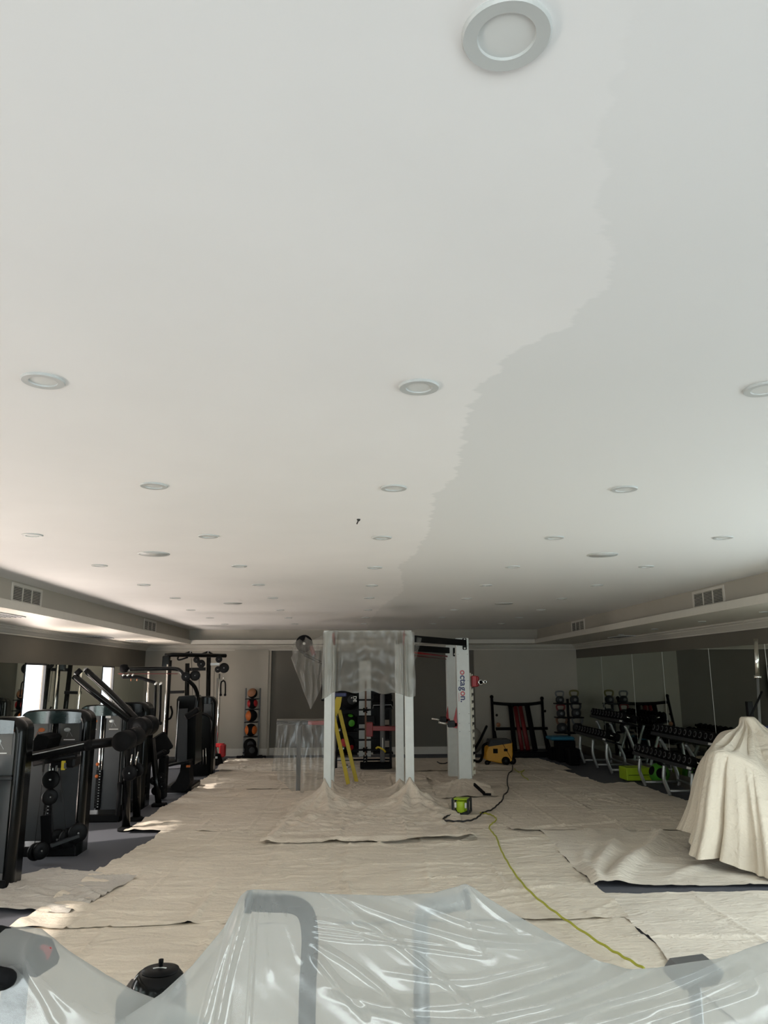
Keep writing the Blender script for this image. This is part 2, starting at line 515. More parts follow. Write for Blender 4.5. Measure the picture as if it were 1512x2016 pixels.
# left wall with slot windows
b = B(); ys = [YR]
for a, c in WIN_Y: ys += [a, c]
ys.append(YB + .3)
for i in range(0, len(ys), 2): b.bb(XL - .06, XL, ys[i], ys[i + 1], 0, WIN_Z[1])
for a, c in WIN_Y: b.bb(XL - .06, XL, a, c, 0, WIN_Z[0])
b.bb(XL - .06, XL, YR, YB + .3, WIN_Z[1], ZS + .05)
wl = struct(b.build('wall_left', 'dark'))
for i in range(0, len(ys), 2):
    y0, y1 = ys[i] + .02, min(ys[i + 1], YB) - .02
    n = max(1, round((y1 - y0) / 1.45))
    for k in range(n):
        B().bb(XL, XL + .008, lerp(y0, y1, k / n) + .002, lerp(y0, y1, (k + 1) / n) - .002, .14, 2.04).build('mirror_panel', 'mirror', wl)
for i, (a, c) in enumerate(WIN_Y):
    f = B(); z0, z1 = WIN_Z; t_ = .03
    f.bb(XL - .03, XL + .01, a, a + t_, z0, z1).bb(XL - .03, XL + .01, c - t_, c, z0, z1).bb(XL - .03, XL + .01, a, c, z0, z0 + t_).bb(XL - .03, XL + .01, a, c, z1 - t_, z1)
    wn = struct(f.build('window_%d' % (i + 1), 'dgrey'))
    B().bb(XL - .025, XL - .018, a + t_, c - t_, z0 + t_, z1 - t_).build('pane', 'glass', wn)
# right wall with mirror panels
SY0, SY1, SZ1 = 1.6, 6.4, 2.32                    # side doors added out of view to let daylight onto the floor
wr = struct(B().bb(XR, XR + .2, YR, SY0, 0, ZS + .05).bb(XR, XR + .2, SY1, YB + .3, 0, ZS + .05).bb(XR, XR + .2, SY0, SY1, SZ1, ZS + .05).build('wall_right', 'dark'))
dr = B()
for k in range(5):
    y = lerp(SY0 + .03, SY1 - .03, k / 4); dr.bb(XR + .02, XR + .07, y - .03, y + .03, 0, SZ1)
dr.bb(XR + .02, XR + .07, SY0, SY1, 0, .08).bb(XR + .02, XR + .07, SY0, SY1, SZ1 - .07, SZ1)
d2_ = struct(dr.build('added_door_2', 'dgrey'))
for k in range(4):
    B().bb(XR + .04, XR + .05, lerp(SY0 + .03, SY1 - .03, k / 4) + .03, lerp(SY0 + .03, SY1 - .03, (k + 1) / 4) - .03, .08, SZ1 - .07).build('pane', 'glass', d2_)
mj = [18.84, 16.92, 15.03, 13.54, 11.74, 10.1, 8.5, 7.0]
for a, c in zip(mj, mj[1:]):
    B().bb(XR - .012, XR, c + .004, a - .004, .20, 2.23).build('mirror_panel', 'mirror', wr)
    B().bb(XR - .014, XR, c - .004, c + .004, .20, 2.23).build('mirror_joint', 'print', wr)
# back wall: pale piers, dark recessed centre
wb = struct(B().bb(XL - .3, XR + .3, YB + .10, YB + .3, 0, ZS + .05).build('wall_back', 'dark'))
B().bb(XL - .1, -1.94, YB, YB + .12, 0, ZS + .02).build('pier_panel', 'wall', wb)
B().bb(2.99, XR + .1, YB, YB + .12, 0, ZS + .02).build('pier_panel', 'wall', wb)
B().bb(-2.82, -2.0, YB - .035, YB + .01, 0, ZW + .02).build('pilaster', 'wall', wb)
bs = B().bb(XL, -2.82, YB - .02, YB, .0, .17).bb(2.99, XR, YB - .02, YB, 0, .17).bb(-1.94, 2.99, YB + .08, YB + .1, 0.0, .17).bb(-2.84, -1.98, YB - .055, YB - .035, 0, .17)
struct(bs.build('baseboard_back', 'trim'))
# rear wall behind the camera, its glazed doors added to let daylight in
GX0, GX1, GZ1 = -3.6, 4.2, 2.32
struct(B().bb(XL - .3, GX0, YR - .2, YR, 0, ZS).bb(GX1, XR + .3, YR - .2, YR, 0, ZS).bb(GX0, GX1, YR - .2, YR, GZ1, ZS + .05).build('wall_rear', 'wall'))
dr = B(); n = 6
for k in range(n + 1):
    x = lerp(GX0 + .03, GX1 - .03, k / n); dr.bb(x - .03, x + .03, YR - .14, YR - .08, 0, GZ1)
dr.bb(GX0, GX1, YR - .14, YR - .08, 0, .08).bb(GX0, GX1, YR - .14, YR - .08, GZ1 - .07, GZ1)
dd = struct(dr.build('added_door_1', 'dgrey'))
for k in range(n):
    x0 = lerp(GX0 + .03, GX1 - .03, k / n) + .03; x1 = lerp(GX0 + .03, GX1 - .03, (k + 1) / n) - .03
    B().bb(x0, x1, YR - .115, YR - .105, .08, GZ1 - .07).build('pane', 'glass', dd)
# paving outside the slot windows
o = B().bb(-13, XL - .06, YR - 8, YB + 4, -.14, -.02).bb(XL - .06, 12, YR - 8, YR - .2, -.14, -.02).build('floor_outside', 'paving'); struct(o)

# ---------------------------------------------------------------- downlights, speakers, vents
def downlight():
    t = thing('downlight', 'round white recessed downlight with frosted diffuser in the tray ceiling', 'light', (0, 0, 0), 'recessed downlights in the tray ceiling')
    rg = B().lathe([(.048, -.002), (.0495, -.008), (.073, -.009), (.076, -.005), (.076, 0.0)], n=48); rg.sm = [False] * len(rg.sm); rg.build('trim_ring', 'lamptrim', t)
    df = B().lathe([(0.0, -.003), (.0485, -.003)], n=48); df.sm = [False] * len(df.sm); df.build('diffuser', 'diff', t)
    return t
rows = {0: [(997, 66)], 1: [(85, 748), (825, 760.5), (1505, 764.5)], 2: [(303, 955.5), (775, 960), (1229, 962)],
        3: [(64, 1053), (410, 1055), (752, 1058), (1091, 1058), (1423, 1058)], 4: [(196, 1113), (471, 1114), (738, 1117), (1009, 1115.5), (1272, 1115)],
        5: [(283, 1151), (509, 1151), (732, 1152.5), (957, 1152), (1175, 1152)], 6: [(345, 1177), (537, 1177), (727, 1177), (919, 1178), (1106, 1178)]}
pos = [PZ(x, y, ZC) for r_ in rows.values() for x, y in r_]
pos += [Vector((-2.63 + k * 1.445, 12.64 + j * 1.72, ZC)) for j in range(3) for k in range(5)]
pos = [p for p in pos if p.y < TY1 - .2]
d0 = downlight()
for i, p in enumerate(pos):
    if i == 0: d0.location = p; dl = d0
    else: dl = dup(d0, p)
    dl.rotation_euler = (0, 0, 0)

def speaker_disc():
    t = thing('ceiling_speaker', 'large flat round speaker grille flush in the tray ceiling', 'speaker', (0, 0, 0), 'round speakers in the tray ceiling')
    B().lathe([(.118, -.004), (.13, -.009), (.137, -.004), (.138, 0.0)], n=36).build('rim', 'lamptrim', t)
    B().lathe([(0.0, -.006), (.118, -.005), (.119, 0.0)], n=36).build('grille', M['lamptrim'], t)
    return t
s0 = speaker_disc()
for i, (x, y) in enumerate([(303, 1090), (1186, 1092), (458, 1187.5), (992, 1188)]):
    p = PZ(x, y, ZC)
    if i == 0: s0.location = p
    else: dup(s0, p)
o = B().lathe([(0, -.014), (.008, -.014), (.012, -.006), (.013, 0)], PZ(706, 1022, ZC), n=12).tube([PZ(706, 1022, ZC) + Vector((0, 0, -.008)), PZ(706, 1022, ZC) + Vector((-.012, .02, -.03))], .005, 6).build('ceiling_hook', 'grille')
tag(o, 'tiny black hook sticking out of the white ceiling', 'hook'); recenter(o, PZ(706, 1022, ZC))

def vent(label, x, y0, y1, sgn):
    z0, z1 = 2.685, 2.845
    c = Vector((x, (y0 + y1) / 2, z0))
    t = thing('air_vent', label, 'vent', c)
    fr = B(); d = .012 * sgn; e = .035
    def bx(ya, yb, za, zb, t_): fr.bb(x, x + t_, ya, yb, za, zb)
    bx(y0 - e, y1 + e, z1, z1 + .035, d); bx(y0 - e, y1 + e, z0 - .02, z0, d)
    bx(y0 - e, y0, z0, z1, d); bx(y1, y1 + e, z0, z1, d)
    fr.build('frame', 'trim', t)
    B().bb(x, x + .002 * sgn, y0, y1, z0, z1).build('backing', 'grille', t)
    for k in range(3):
        ya = lerp(y0, y1, k / 3); yb = lerp(y0, y1, (k + 1) / 3)
        if k: B().bb(x, x + d, ya - .008, ya + .008, z0, z1).build('mullion', 'trim', t)
        sl = B()
        for q in range(9):
            z = z0 + .009 + q * (z1 - z0) / 9
            sl.box((x + .006 * sgn, (ya + yb) / 2, z), (.012, yb - ya, .0045), Matrix.Rotation(.5 * sgn, 3, 'Y'))
        so = sl.build('louvre_bank', 'trim', t); so['kind'] = 'stuff'
vent('white louvred air vent in the fascia above the near slot window, over the weight machines', TX0, 8.70, 9.47, 1)
vent('white louvred air vent in the fascia above the cable crossover, near the back wall', TX0, 14.25, 15.05, 1)
vent('white louvred air vent in the fascia above the mirrors, over the cloth covered machine', TX1, 8.9, 9.68, -1)
vent('white louvred air vent in the fascia above the dumbbell racks and kettlebells', TX1, 14.46, 15.25, -1)
# flat grey slotted panels and small downlights under the soffits
def soffit_panel(label, x0, x1, y0, y1):
    t = thing('soffit_panel', label, 'vent', ((x0 + x1) / 2, (y0 + y1) / 2, ZS))
    B().bb(x0, x1, y0, y1, ZS - .012, ZS).build('frame', 'lamptrim', t)
    b_ = B()
    for k in range(5):
        x = lerp(x0 + .02, x1 - .02, (k + .5) / 5); b_.bb(x - .008, x + .008, y0 + .02, y1 - .02, ZS - .016, ZS - .012)
    b_.build('slot_bank', 'grey', t)['kind'] = 'stuff'
soffit_panel('flat grey slotted panel under the soffit beside the big louvred vent', -4.35, -4.0, 8.7, 9.6)
soffit_panel('flat grey slotted panel under the soffit above the second slot window', -4.85, -4.55, 14.2, 15.0)
soffit_panel('flat grey slotted panel under the soffit near the back corner with the cable crossover', -4.6, -4.3, 15.9, 16.5)
soffit_panel('flat grey slotted panel under the soffit above the dumbbell racks', 5.1, 5.38, 14.4, 15.2)
s1 = None
for (x, y) in [(4.98, 14.07), (4.94, 12.35), (4.92, 10.6), (4.92, 8.95)]:
    if s1 is None:
        s1 = thing('soffit_downlight', 'small round downlight under the soffit above the mirrors', 'light', (x, y, ZS), 'small downlights under the mirror side soffit')
        c = Vector((x, y, ZS))
        B().lathe([(.035, -.004), (.05, -.010), (.055, -.004), (.056, 0)], c, n=24).build('trim_ring', 'lamptrim', s1)
        B().lathe([(0, -.003), (.035, -.004), (.036, 0)], c, n=24).build('lens', 'diff', s1)
    else: dup(s1, (x, y, ZS))
# ================================================================ DROP CLOTHS ON THE FLOOR
def nz(x, y, z=0.0): return noise.noise(Vector((x, y, z)))
def ridged(x, y, z=0.0): return 1 - abs(noise.noise(Vector((x, y, z)))) * 2.2
def sheet(label, quad, z0, mi, seed, creases_u=3, creases_v=2, rough=1.0, extra=None, res=.022, edge=.05, name='drop_cloth', waves=None):
    """quad: 4 floor points (x,y): near-left, near-right, far-right, far-left"""
    A, Bq, C, D = [Vector((p[0], p[1], 0)) for p in quad]
    lu = ((Bq - A).length + (C - D).length) / 2; lv = ((D - A).length + (C - Bq).length) / 2
    nu = max(12, int(lu / res)); nv = max(12, int(lv / res))
    rnd = random.Random(seed)
    creases_u = max(creases_u, int(lu / .85)); creases_v = max(creases_v, int(lv / 1.1))
    cu = [(i + 1) / (creases_u + 1) + rnd.uniform(-.02, .02) for i in range(creases_u)]
    cv = [(i + 1) / (creases_v + 1) + rnd.uniform(-.02, .02) for i in range(creases_v)]
    folds = []                                   # long diagonal pulled folds
    for k in range(int(12 * rough)):
        a = rnd.uniform(-.5, .5) + (PI / 2 if rnd.random() < .35 else 0)
        folds.append((rnd.random() * lu, rnd.random() * lv, a, rnd.uniform(.3, 1.1), rnd.uniform(.012, .03), rnd.uniform(.010, .024)))
    def fn(u, v):
        p = A * (1 - u) * (1 - v) + Bq * u * (1 - v) + C * u * v + D * (1 - u) * v
        x, y = p.x, p.y
        e = min(u * lu, (1 - u) * lu, v * lv, (1 - v) * lv)      # metres from the hem
        k = math.exp(-(e / .12) ** 2)
        x += k * edge * nz(y * 1.7 + seed, 3.3, seed) * 1.3
        y += k * edge * nz(x * 1.7, seed * 2.1, 7.7) * 1.3
        h = .012 * (nz(x * .9, y * 1.4, seed) + .35)
        h += .022 * rough * max(0, ridged(x * 1.1 + .6 * nz(x * 2, y * 2, 9), y * 3.4, seed + 4) - .6)
        h += .014 * rough * max(0, ridged(x * 4.5, y * 3.2, seed + 14) - .72) * (1 + nz(x, y, 33))
        for c_ in cu:
            d = (u - c_) * lu + .02 * nz(v * 3, c_ * 9, seed); h += .017 * max(0, 1 - abs(d) / .024) * (.6 + .6 * nz(v * 4, c_, seed + 2))
        for c_ in cv:
            d = (v - c_) * lv + .02 * nz(u * 3, c_ * 9, seed + 3); h += .016 * max(0, 1 - abs(d) / .024) * (.6 + .6 * nz(u * 4, c_, seed + 5))
        s_, t_ = u * lu, v * lv
        for (fx, fy, fa, fl, fw, fh) in folds:
            dx, dy = s_ - fx, t_ - fy
            al = dx * math.cos(fa) + dy * math.sin(fa); ac = -dx * math.sin(fa) + dy * math.cos(fa) + .03 * math.sin(al * 3)
            if abs(al) < fl: h += fh * math.exp(-(ac / fw) ** 2) * (1 - (al / fl) ** 2)
        h += .010 * k * max(0, nz(x * 6, y * 6, seed + 8))       # lifted hem
        if waves: h += waves(x, y)
        if extra: h = extra(x, y, h)
        return (x, y, z0 + max(.0015, h))
    o = B().grid(nu, nv, fn).build(name, CANVAS[mi])
    tag(o, label, 'drop cloth')
    c = (A + Bq + C + D) / 4
    recenter(o, (c.x, c.y, 0))
    return o

def left_waves(x, y):            # rucked hem by the machines
    return max(0, .035 * math.exp(-((x + 2.45) / .35) ** 2) * (nz(x * 5, y * 4.5, 2) + .2))
sheet('beige canvas drop cloth lying under the polythene, crossed by the yellow cable end', [(-2.5, 2.6), (2.08, 2.5), (2.12, 6.4), (-2.62, 6.35)], .002, 0, 11, 3, 3, .9)
sheet('beige canvas drop cloth with its far hem along the dark strip of bare carpet', [(2.02, 2.6), (5.3, 2.6), (5.3, 6.86), (2.12, 6.98)], .006, 2, 12, 3, 3, .8)
sheet('beige canvas drop cloth in front of the bunched heap at the rig feet', [(-2.52, 6.3), (2.16, 6.28), (2.26, 9.9), (-2.25, 9.95)], .010, 0, 13, 3, 2, 1.2, waves=left_waves)
sheet('greyer crumpled drop cloth pushed under the nearest weight machine', [(-3.6, 6.95), (-2.2, 6.62), (-1.95, 7.7), (-2.9, 8.1)], .022, 4, 14, 1, 1, 1.4)
sheet('beige canvas drop cloth with rucked hem beside the middle weight machines', [(-2.7, 9.85), (1.97, 9.8), (1.97, 13.3), (-2.6, 13.4)], .016, 3, 15, 3, 2, 1.1, waves=left_waves)
def fan(x, y):                   # two pulled ridges running from the corner flap
    h = 0
    for (x0, y0, x1, y1, hh, ww) in ((2.2, 7.2, 2.95, 9.1, .055, .07), (2.35, 7.2, 3.6, 9.3, .075, .08), (2.2, 7.3, 2.5, 8.6, .03, .05), (2.9, 7.4, 3.9, 8.0, .03, .07)):
        dx, dy = x1 - x0, y1 - y0; L = math.hypot(dx, dy)
        al = ((x - x0) * dx + (y - y0) * dy) / L; ac = ((x - x0) * dy - (y - y0) * dx) / L + .05 * math.sin(al * 2.5)
        if -.15 < al < L + .25: h += hh * math.exp(-(ac / ww) ** 2) * min(1, (al + .15) / .3) * min(1, (L + .25 - al) / .5)
    return h
sheet('beige canvas drop cloth with fanned ridges and rolled corner under the covered machine', [(2.12, 7.16), (4.9, 7.06), (4.9, 9.6), (2.25, 9.7)], .014, 2, 16, 2, 2, 1.0, waves=fan, res=.035)
sheet('beige canvas drop cloth between the work light and the dumbbell racks', [(1.9, 9.6), (4.7, 9.55), (4.45, 13.0), (1.95, 13.1)], .020, 3, 17, 3, 2, .9)
sheet('beige canvas drop cloth beside the lime step box and green ball', [(3.3, 9.5), (4.95, 9.5), (4.85, 13.6), (3.3, 13.2)], .027, 1, 18, 1, 2, 1.0)
sheet('beige canvas drop cloth with sunlit creases beside the ball tower', [(-2.75, 13.3), (.97, 13.2), (.97, 15.8), (-2.6, 15.9)], .010, 1, 19, 2, 1, 1.6)
sheet('crumpled pale drop cloth below the ball tower at the back wall', [(-2.7, 15.75), (.3, 15.7), (.25, 17.9), (-2.8, 18.0)], .018, 2, 20, 2, 1, 2.2, waves=lambda x, y: max(0, .05 * nz(x * 3.2, y * 5, 4) * math.exp(-((y - 16.6) / .5) ** 2)))
sheet('beige canvas drop cloth lying under the yellow vacuum', [(.9, 12.95), (4.4, 12.9), (4.1, 15.6), (.9, 15.7)], .012, 3, 21, 2, 1, .9)
sheet('dim beige drop cloth below the storage frame of exercise tubes', [(.15, 15.5), (4.35, 15.45), (4.15, 17.6), (.1, 18.0)], .022, 1, 22, 3, 1, .9)

# heap gathered around the rig feet
PLX, PRX, RFY = -.37, .835, 11.4
def rig_h(x, y, h):
    hh = h * 1.4
    for (cx, cy, H_, R_) in ((PLX, RFY - .02, .40, .17), (PRX, RFY - .02, .40, .19), (PRX - .05, RFY + 1.5, .2, .12), (PLX + .06, RFY + 1.5, .2, .12)):
        dx, dy = x - cx, y - cy
        r = math.hypot(dx, dy * (.72 if dy < 0 else 1.2)); a = math.atan2(dy, dx)
        pl = 1 + .16 * math.sin(a * 7 + cx * 3) + .10 * math.sin(a * 13 + 1) + .1 * nz(x * 4, y * 4, 3)
        hh = max(hh, H_ * math.exp(-(r / (R_ * pl)) ** .85))
    hh += .05 * math.exp(-((y - 11.15) / .2) ** 2) * (.5 + nz(x * 6, y * 4, 6)) * (1 if -.3 < x < .95 else .2)
    hh += .032 * math.exp(-((y - 9.08 - .1 * (x + .8) / 2) / .05) ** 2)                     # rolled near hem
    hh += .03 * math.exp(-((x + .92 - .28 * (y - 9) / 2.3) / .05) ** 2) * (y < 11.3)          # rolled side hem
    hh += .05 * math.exp(-((x - 1.32 + .1 * (y - 9)) / .13) ** 2) * max(0, nz(x * 7, y * 5, 2) + .4)
    hh += .05 * math.exp(-((x + .55) / .22) ** 2 - ((y - 10.2) / .5) ** 2) * (.6 + nz(x * 7, y * 7, 8))
    crum = math.exp(-((y - 10.9) / .9) ** 2)
    hh += .035 * crum * max(0, ridged(x * 4.2 + nz(x * 2, y * 2, 5), y * 3.6, 7) - .35) + .012 * crum * nz(x * 14, y * 14, 3)
    return max(.003, hh)
sheet('bunched drop cloth gathered around the feet of the white rig posts', [(-.98, 9.0), (1.42, 9.12), (1.3, 14.6), (-.62, 14.6)], .030, 3, 23, 2, 3, 1.5, extra=rig_h, res=.022, edge=.06)
def oct_h(x, y, h):
    r = math.hypot((x - 1.88) * .9, (y - 13.1) * (.75 if y < 13.1 else 1.3))
    a = math.atan2(y - 13.1, x - 1.88)
    return max(.003, h + .13 * math.exp(-(r / (.34 * (1 + .2 * math.sin(a * 6)))) ** 1.6))
sheet('small drop cloth wrapped around the foot of the lettered upright', [(1.3, 12.0), (2.25, 12.15), (2.25, 13.5), (1.42, 14.9)], .034, 3, 24, 1, 1, 1.5, extra=oct_h, res=.03)

# ---------------------------------------------------------------- covered machine on the right
def loft(rings, n, k, pleats=None):
    """rings: list of functions a->Vector; Catmull-Rom between them"""
    def fn(u, v):
        a = u * 2 * PI
        t = v * (len(rings) - 1); i = min(int(t), len(rings) - 2); t -= i
        g = lambda j: rings[max(0, min(len(rings) - 1, j))](a)
        p0, p1, p2, p3 = g(i - 1), g(i), g(i + 1), g(i + 2)
        p = .5 * ((2 * p1) + (p2 - p0) * t + (2 * p0 - 5 * p1 + 4 * p2 - p3) * t * t + (3 * p1 - p0 - 3 * p2 + p3) * t ** 3)
        if pleats: p = pleats(p, a, v)
        return p
    return B().grid(n, k, fn, close_u=True)
CX, CY = 4.40, 8.20
ct = thing('covered_machine', 'gym machine hidden under a draped beige drop cloth beside the mirrors', 'gym machine', (CX, CY, 0))
pk = PY(1472, 1414, 8.55)
B().bb(CX - .35, CX + .45, CY - .35, CY + .4, .04, .12, .02).build('base_frame', 'black', ct)
B().tube([(pk.x, 8.5, .1), (pk.x, 8.52, .8), (pk.x, 8.55, pk.z - .06)], .035).tube(smooth_path([(4.05, 8.15, .1), (4.05, 8.15, .6), (4.1, 8.15, .86), (4.7, 8.1, .84), (4.75, 8.1, .1)]), .03).build('frame_tube', 'black', ct)
RIDGE = [PY(1393, 1486, 8.5), PY(1395, 1478, 8.2), PY(1404, 1475, 7.98), PY(1420, 1477, 7.9), PY(1440, 1482, 7.88), PY(1462, 1490, 7.86), PY(1490, 1503, 7.86), PY(1530, 1520, 7.9), Vector((5.0, 8.0, .95)), Vector((5.08, 8.4, .97)), Vector((4.7, 8.78, 1.0)), Vector((4.1, 8.78, 1.05))]
HEM = [PY(1348, 1632, 8.5), PY(1346, 1642, 8.15), PY(1366, 1680, 7.85), PY(1392, 1692, 7.62), PY(1424, 1692, 7.62), PY(1478, 1727, 7.36), PY(1515, 1738, 7.24), PY(1570, 1735, 7.26), Vector((5.22, 7.75, .10)), Vector((5.32, 8.4, .12)), Vector((4.75, 9.0, .14)), Vector((3.85, 8.98, .18))]
for q in HEM: q.z = max(q.z, .05)
def cring(P):
    n = len(P)
    def f(a):
        t = a / (2 * PI) * n; i = int(t) % n; t -= int(t)
        p0, p1, p2, p3 = P[(i - 1) % n], P[i], P[(i + 1) % n], P[(i + 2) % n]
        return .5 * ((2 * p1) + (p2 - p0) * t + (2 * p0 - 5 * p1 + 4 * p2 - p3) * t * t + (3 * p1 - p0 - 3 * p2 + p3) * t ** 3)
    return f
cc_ = Vector((CX, CY, 0))
def outw(p): return Vector((p.x - CX, p.y - CY, 0)).normalized()
tiny = [pk + outw(p) * .015 for p in RIDGE]
top_ = [pk + outw(p) * .075 + Vector((0, 0, .006)) for p in RIDGE]
neck = [pk.lerp(p, .26) + Vector((0, 0, -.035)) for p in RIDGE]
val = [pk.lerp(p, .66) + Vector((0, 0, (.045 if i in (0, 1, 11) else -.045))) for i, p in enumerate(RIDGE)]
edge_ = [p.lerp(h, .10) + outw(p) * .035 for p, h in zip(RIDGE, HEM)]
mid1 = [p.lerp(h, .38) + outw(p) * .02 for p, h in zip(RIDGE, HEM)]
mid2 = [p.lerp(h, .70) - outw(p) * .01 for p, h in zip(RIDGE, HEM)]
def pl(p, a, v):
    d = outw(p)
    u = a / (2 * PI) * 12
    k = max(0, v - .5) / .5
    w_ = math.sin(u * 2 * PI * .5 + .9 * math.sin(u * 1.57) + .6) + .35 * math.sin(u * 2 * PI * 1.5 + 1)
    sh = (abs(w_) ** .65) * (1 if w_ > 0 else -1)
    p = p + d * sh * .07 * k ** 1.1
    if .12 < v < .5:                                 # folds falling from the peak
        q = math.sin(math.pi * (v - .12) / .38)
        p = p + Vector((0, 0, .03 * q * math.sin(u * 2 * PI * .7 + .5))) + d * .02 * q * math.sin(u * 2 * PI * 1.3)
    return p + d * .010 * nz(p.x * 5, p.y * 5, p.z * 4)
lo = loft([cring(P) for P in (tiny, top_, neck, val, RIDGE, edge_, mid1, mid2, HEM)], 300, 110, pl).build('drop_cloth', CANVAS[0])
tag(lo, 'big beige drop cloth draped over the hidden machine with deep hanging pleats', 'drop cloth'); recenter(lo, (CX, CY, 0))
# ================================================================ THE RIG
FY, BY = RFY, 12.9
def hollow_post(b, x0, x1, y0, y1, z0, z1, bev=.008): return b.bb(x0, x1, y0, y1, z0, z1, bev)
rig = thing('training_rig', 'white training rig with lettered upright, black top beams and red fittings', 'gym rig', (.8, 12.6, 0))
HT = 2.46
# front posts
def post_at(px0, px1, Y, dep, z0, z1, name='post', parent=rig):
    a = PY(px0, 1420, Y).x; c = PY(px1, 1420, Y).x
    return hollow_post(B(), a, c, Y, Y + dep, z0, z1).build(name, 'white', parent)
post_at(638, 653, FY, .15, 0, HT); post_at(797.5, 814.5, FY, .10, 0, HT)
post_at(640, 659, BY, .07, 0, HT); post_at(779, 795, BY, .13, 0, HT)
# small foot plates
for (x, y) in ((PLX - .03, FY + .07), (PRX, FY + .05), (PLX + .1, BY + .03), (PRX - .1, BY + .06), (1.88, 13.2), (1.9, 14.75)):
    B().bb(x - .13, x + .13, y - .13, y + .13, 0, .012, .004).build('foot_plate', 'black', rig)
# lettered upright: wide box, and the one behind it
ox0, ox1 = 1.775, 1.995
up = B().bb(ox0, ox1, 13.1, 13.26, 0, HT, .012).build('lettered_upright', 'white', rig)
ub = B().bb(1.80, 2.02, 14.7, 14.84, 0, 2.40, .012).build('upright', 'white', rig)
# lettering runs down the face, letters rotated clockwise
Rt = Matrix(((0, 1, 0), (0, 0, -1), (-1, 0, 0)))          # text x -> -z, text y -> +x, normal -> -y
for ch, pm, py in (('o', 'pred', 1324), ('c', 'pnavy', 1333), ('t', 'pnavy', 1340), ('a', 'pnavy', 1347), ('g', 'pnavy', 1356), ('o', 'pred', 1365.5), ('n', 'pnavy', 1374.5), ('.', 'pnavy', 1381)):
    z = PY(911, py, 13.1).z
    text_mesh('letter', ch, .150, pm, up, Rt, (1.88, 13.0985, z), .001)
B().bb(ox0 + .028, ox0 + .034, 13.098, 13.1, PY(900, 1381, 13.1).z, PY(900, 1364, 13.1).z).build('small_print', 'pred', up)
for py in (1272, 1288, 1340, 1405, 1424, 1440):
    for x in (ox0 + .03, ox1 - .03):
        B().lathe([(0, .003), (.006, .003), (.007, 0)], (x, 13.1, PY(911, py, 13.1).z), (0, -1, 0), n=10).build('rivet', 'silver', up)
# top beams
def beam(a, c, h, d, m_='black', name='top_beam'): return B().bar(a, c, d, h, bev=.006).build(name, m_, rig)
za = PY(825, 1264, FY + .2).z
b1 = beam((PRX + .06, FY + .06, 2.375), (1.93, 13.06, 2.375), .10, .05)
pl_ = B().bb(1.885, 1.955, 13.07, 13.1, 2.26, 2.455, .01).build('end_plate', 'black', b1)
for z in (2.285, 2.43): B().lathe([(0, .008), (.016, .008), (.018, 0)], (1.92, 13.07, z), (0, -1, 0), n=14).build('bolt', 'print', b1)
b2 = beam((PRX - .02, BY + .06, 2.30), (1.85, 14.72, 2.30), .11, .05)
B().bb(1.93, 1.99, 14.68, 14.7, 2.19, 2.35, .008).build('end_plate', 'black', b2)
B().lathe([(0, .008), (.016, .008), (.018, 0)], (1.96, 14.68, 2.23), (0, -1, 0), n=14).build('bolt', 'print', b2)
B().tube([(PRX - .02, BY + .15, 2.245), (1.82, 14.72, 2.19)], .017).build('pull_up_bar', 'red', rig)
B().tube([(PRX - .02, BY + .1, 2.19), (1.80, 14.72, 2.14)], .009).build('pull_up_bar', 'dred', rig)
beam((PLX, FY + .12, 2.40), (PLX + .05, BY, 2.40), .1, .05)
beam((PRX, FY + .1, 2.40), (PRX - .08, BY, 2.40), .1, .05)
zt = PY(725, 1243, FY).z
pb = B().cyl((PLX - .02 + .12, FY + .05, zt), (PRX - .05, FY + .05, zt), .014).build('cross_bar', 'white', rig)
for x in (PLX + .09, PRX - .04): B().tube([(x, FY + .03, zt + .012), (x, FY + .03, zt - .05), (x + (.03 if x < .2 else -.03), FY + .03, zt - .2)], [.02, .034, .012], 10).build('red_bracket', 'red', pb)
B().bb(PLX - .04, PLX + .11, FY, FY + .1, HT - .005, HT + .03).bb(PRX - .05, PRX + .05, FY, FY + .1, HT - .005, HT + .03).build('post_cap', 'white', rig)
# toothed storage strip on the far side of the upright
sx0 = PY(926, 1430, 13.3).x; sx1 = sx0 + .062
zt0, zt1 = PY(933, 1527, 13.3).z, PY(933, 1325, 13.3).z
B().bb(sx0 - .02, sx0 + .032, 13.27, 13.31, zt0, zt1, .004).build('tooth_strip', 'cream', rig)
nt_ = 14
for k in range(nt_):
    z = lerp(zt0, zt1, (k + .5) / nt_)
    B().bb(sx0 + .030, sx0 + .062, 13.272, 13.308, z - .034, z + .024).bb(sx0 + .045, sx0 + .062, 13.272, 13.308, z + .02, z + .042).build('tooth', 'cream', rig)
# red jaw and its pipe ends
p = PY(934, 1341, 13.2)
j = B().bb(p.x - .055, p.x + .03, 13.12, 13.32, p.z - .095, p.z + .09, .012).bb(p.x + .02, p.x + .075, 13.16, 13.28, p.z - .09, p.z + .085, .02).build('red_jaw', 'red', rig)
q = PY(945, 1343, 13.15)
def pipe(b_, c, r, r2, y0, y1): b_.lathe([(r2, 0), (r, 0), (r, y1 - y0), (r2, y1 - y0), (r2, 0)], (c.x, y0, c.z), (0, 1, 0), n=22)
b_ = B(); pipe(b_, q, .042, .032, 13.06, 13.2); b_.build('pipe_end', 'chrome', j)
q2 = PY(953, 1342.5, 13.12); b_ = B(); pipe(b_, q2, .032, .019, 13.02, 13.2); b_.build('pipe_end', 'chrome', j)
B().cyl((q.x, 13.1, q.z), (q.x, 13.2, q.z), .031).build('pipe_plug', 'dred', j)
B().bb(p.x + .05, q2.x + .01, 13.2, 13.24, q.z - .03, q.z + .03).build('pipe_bracket', 'dred', j)
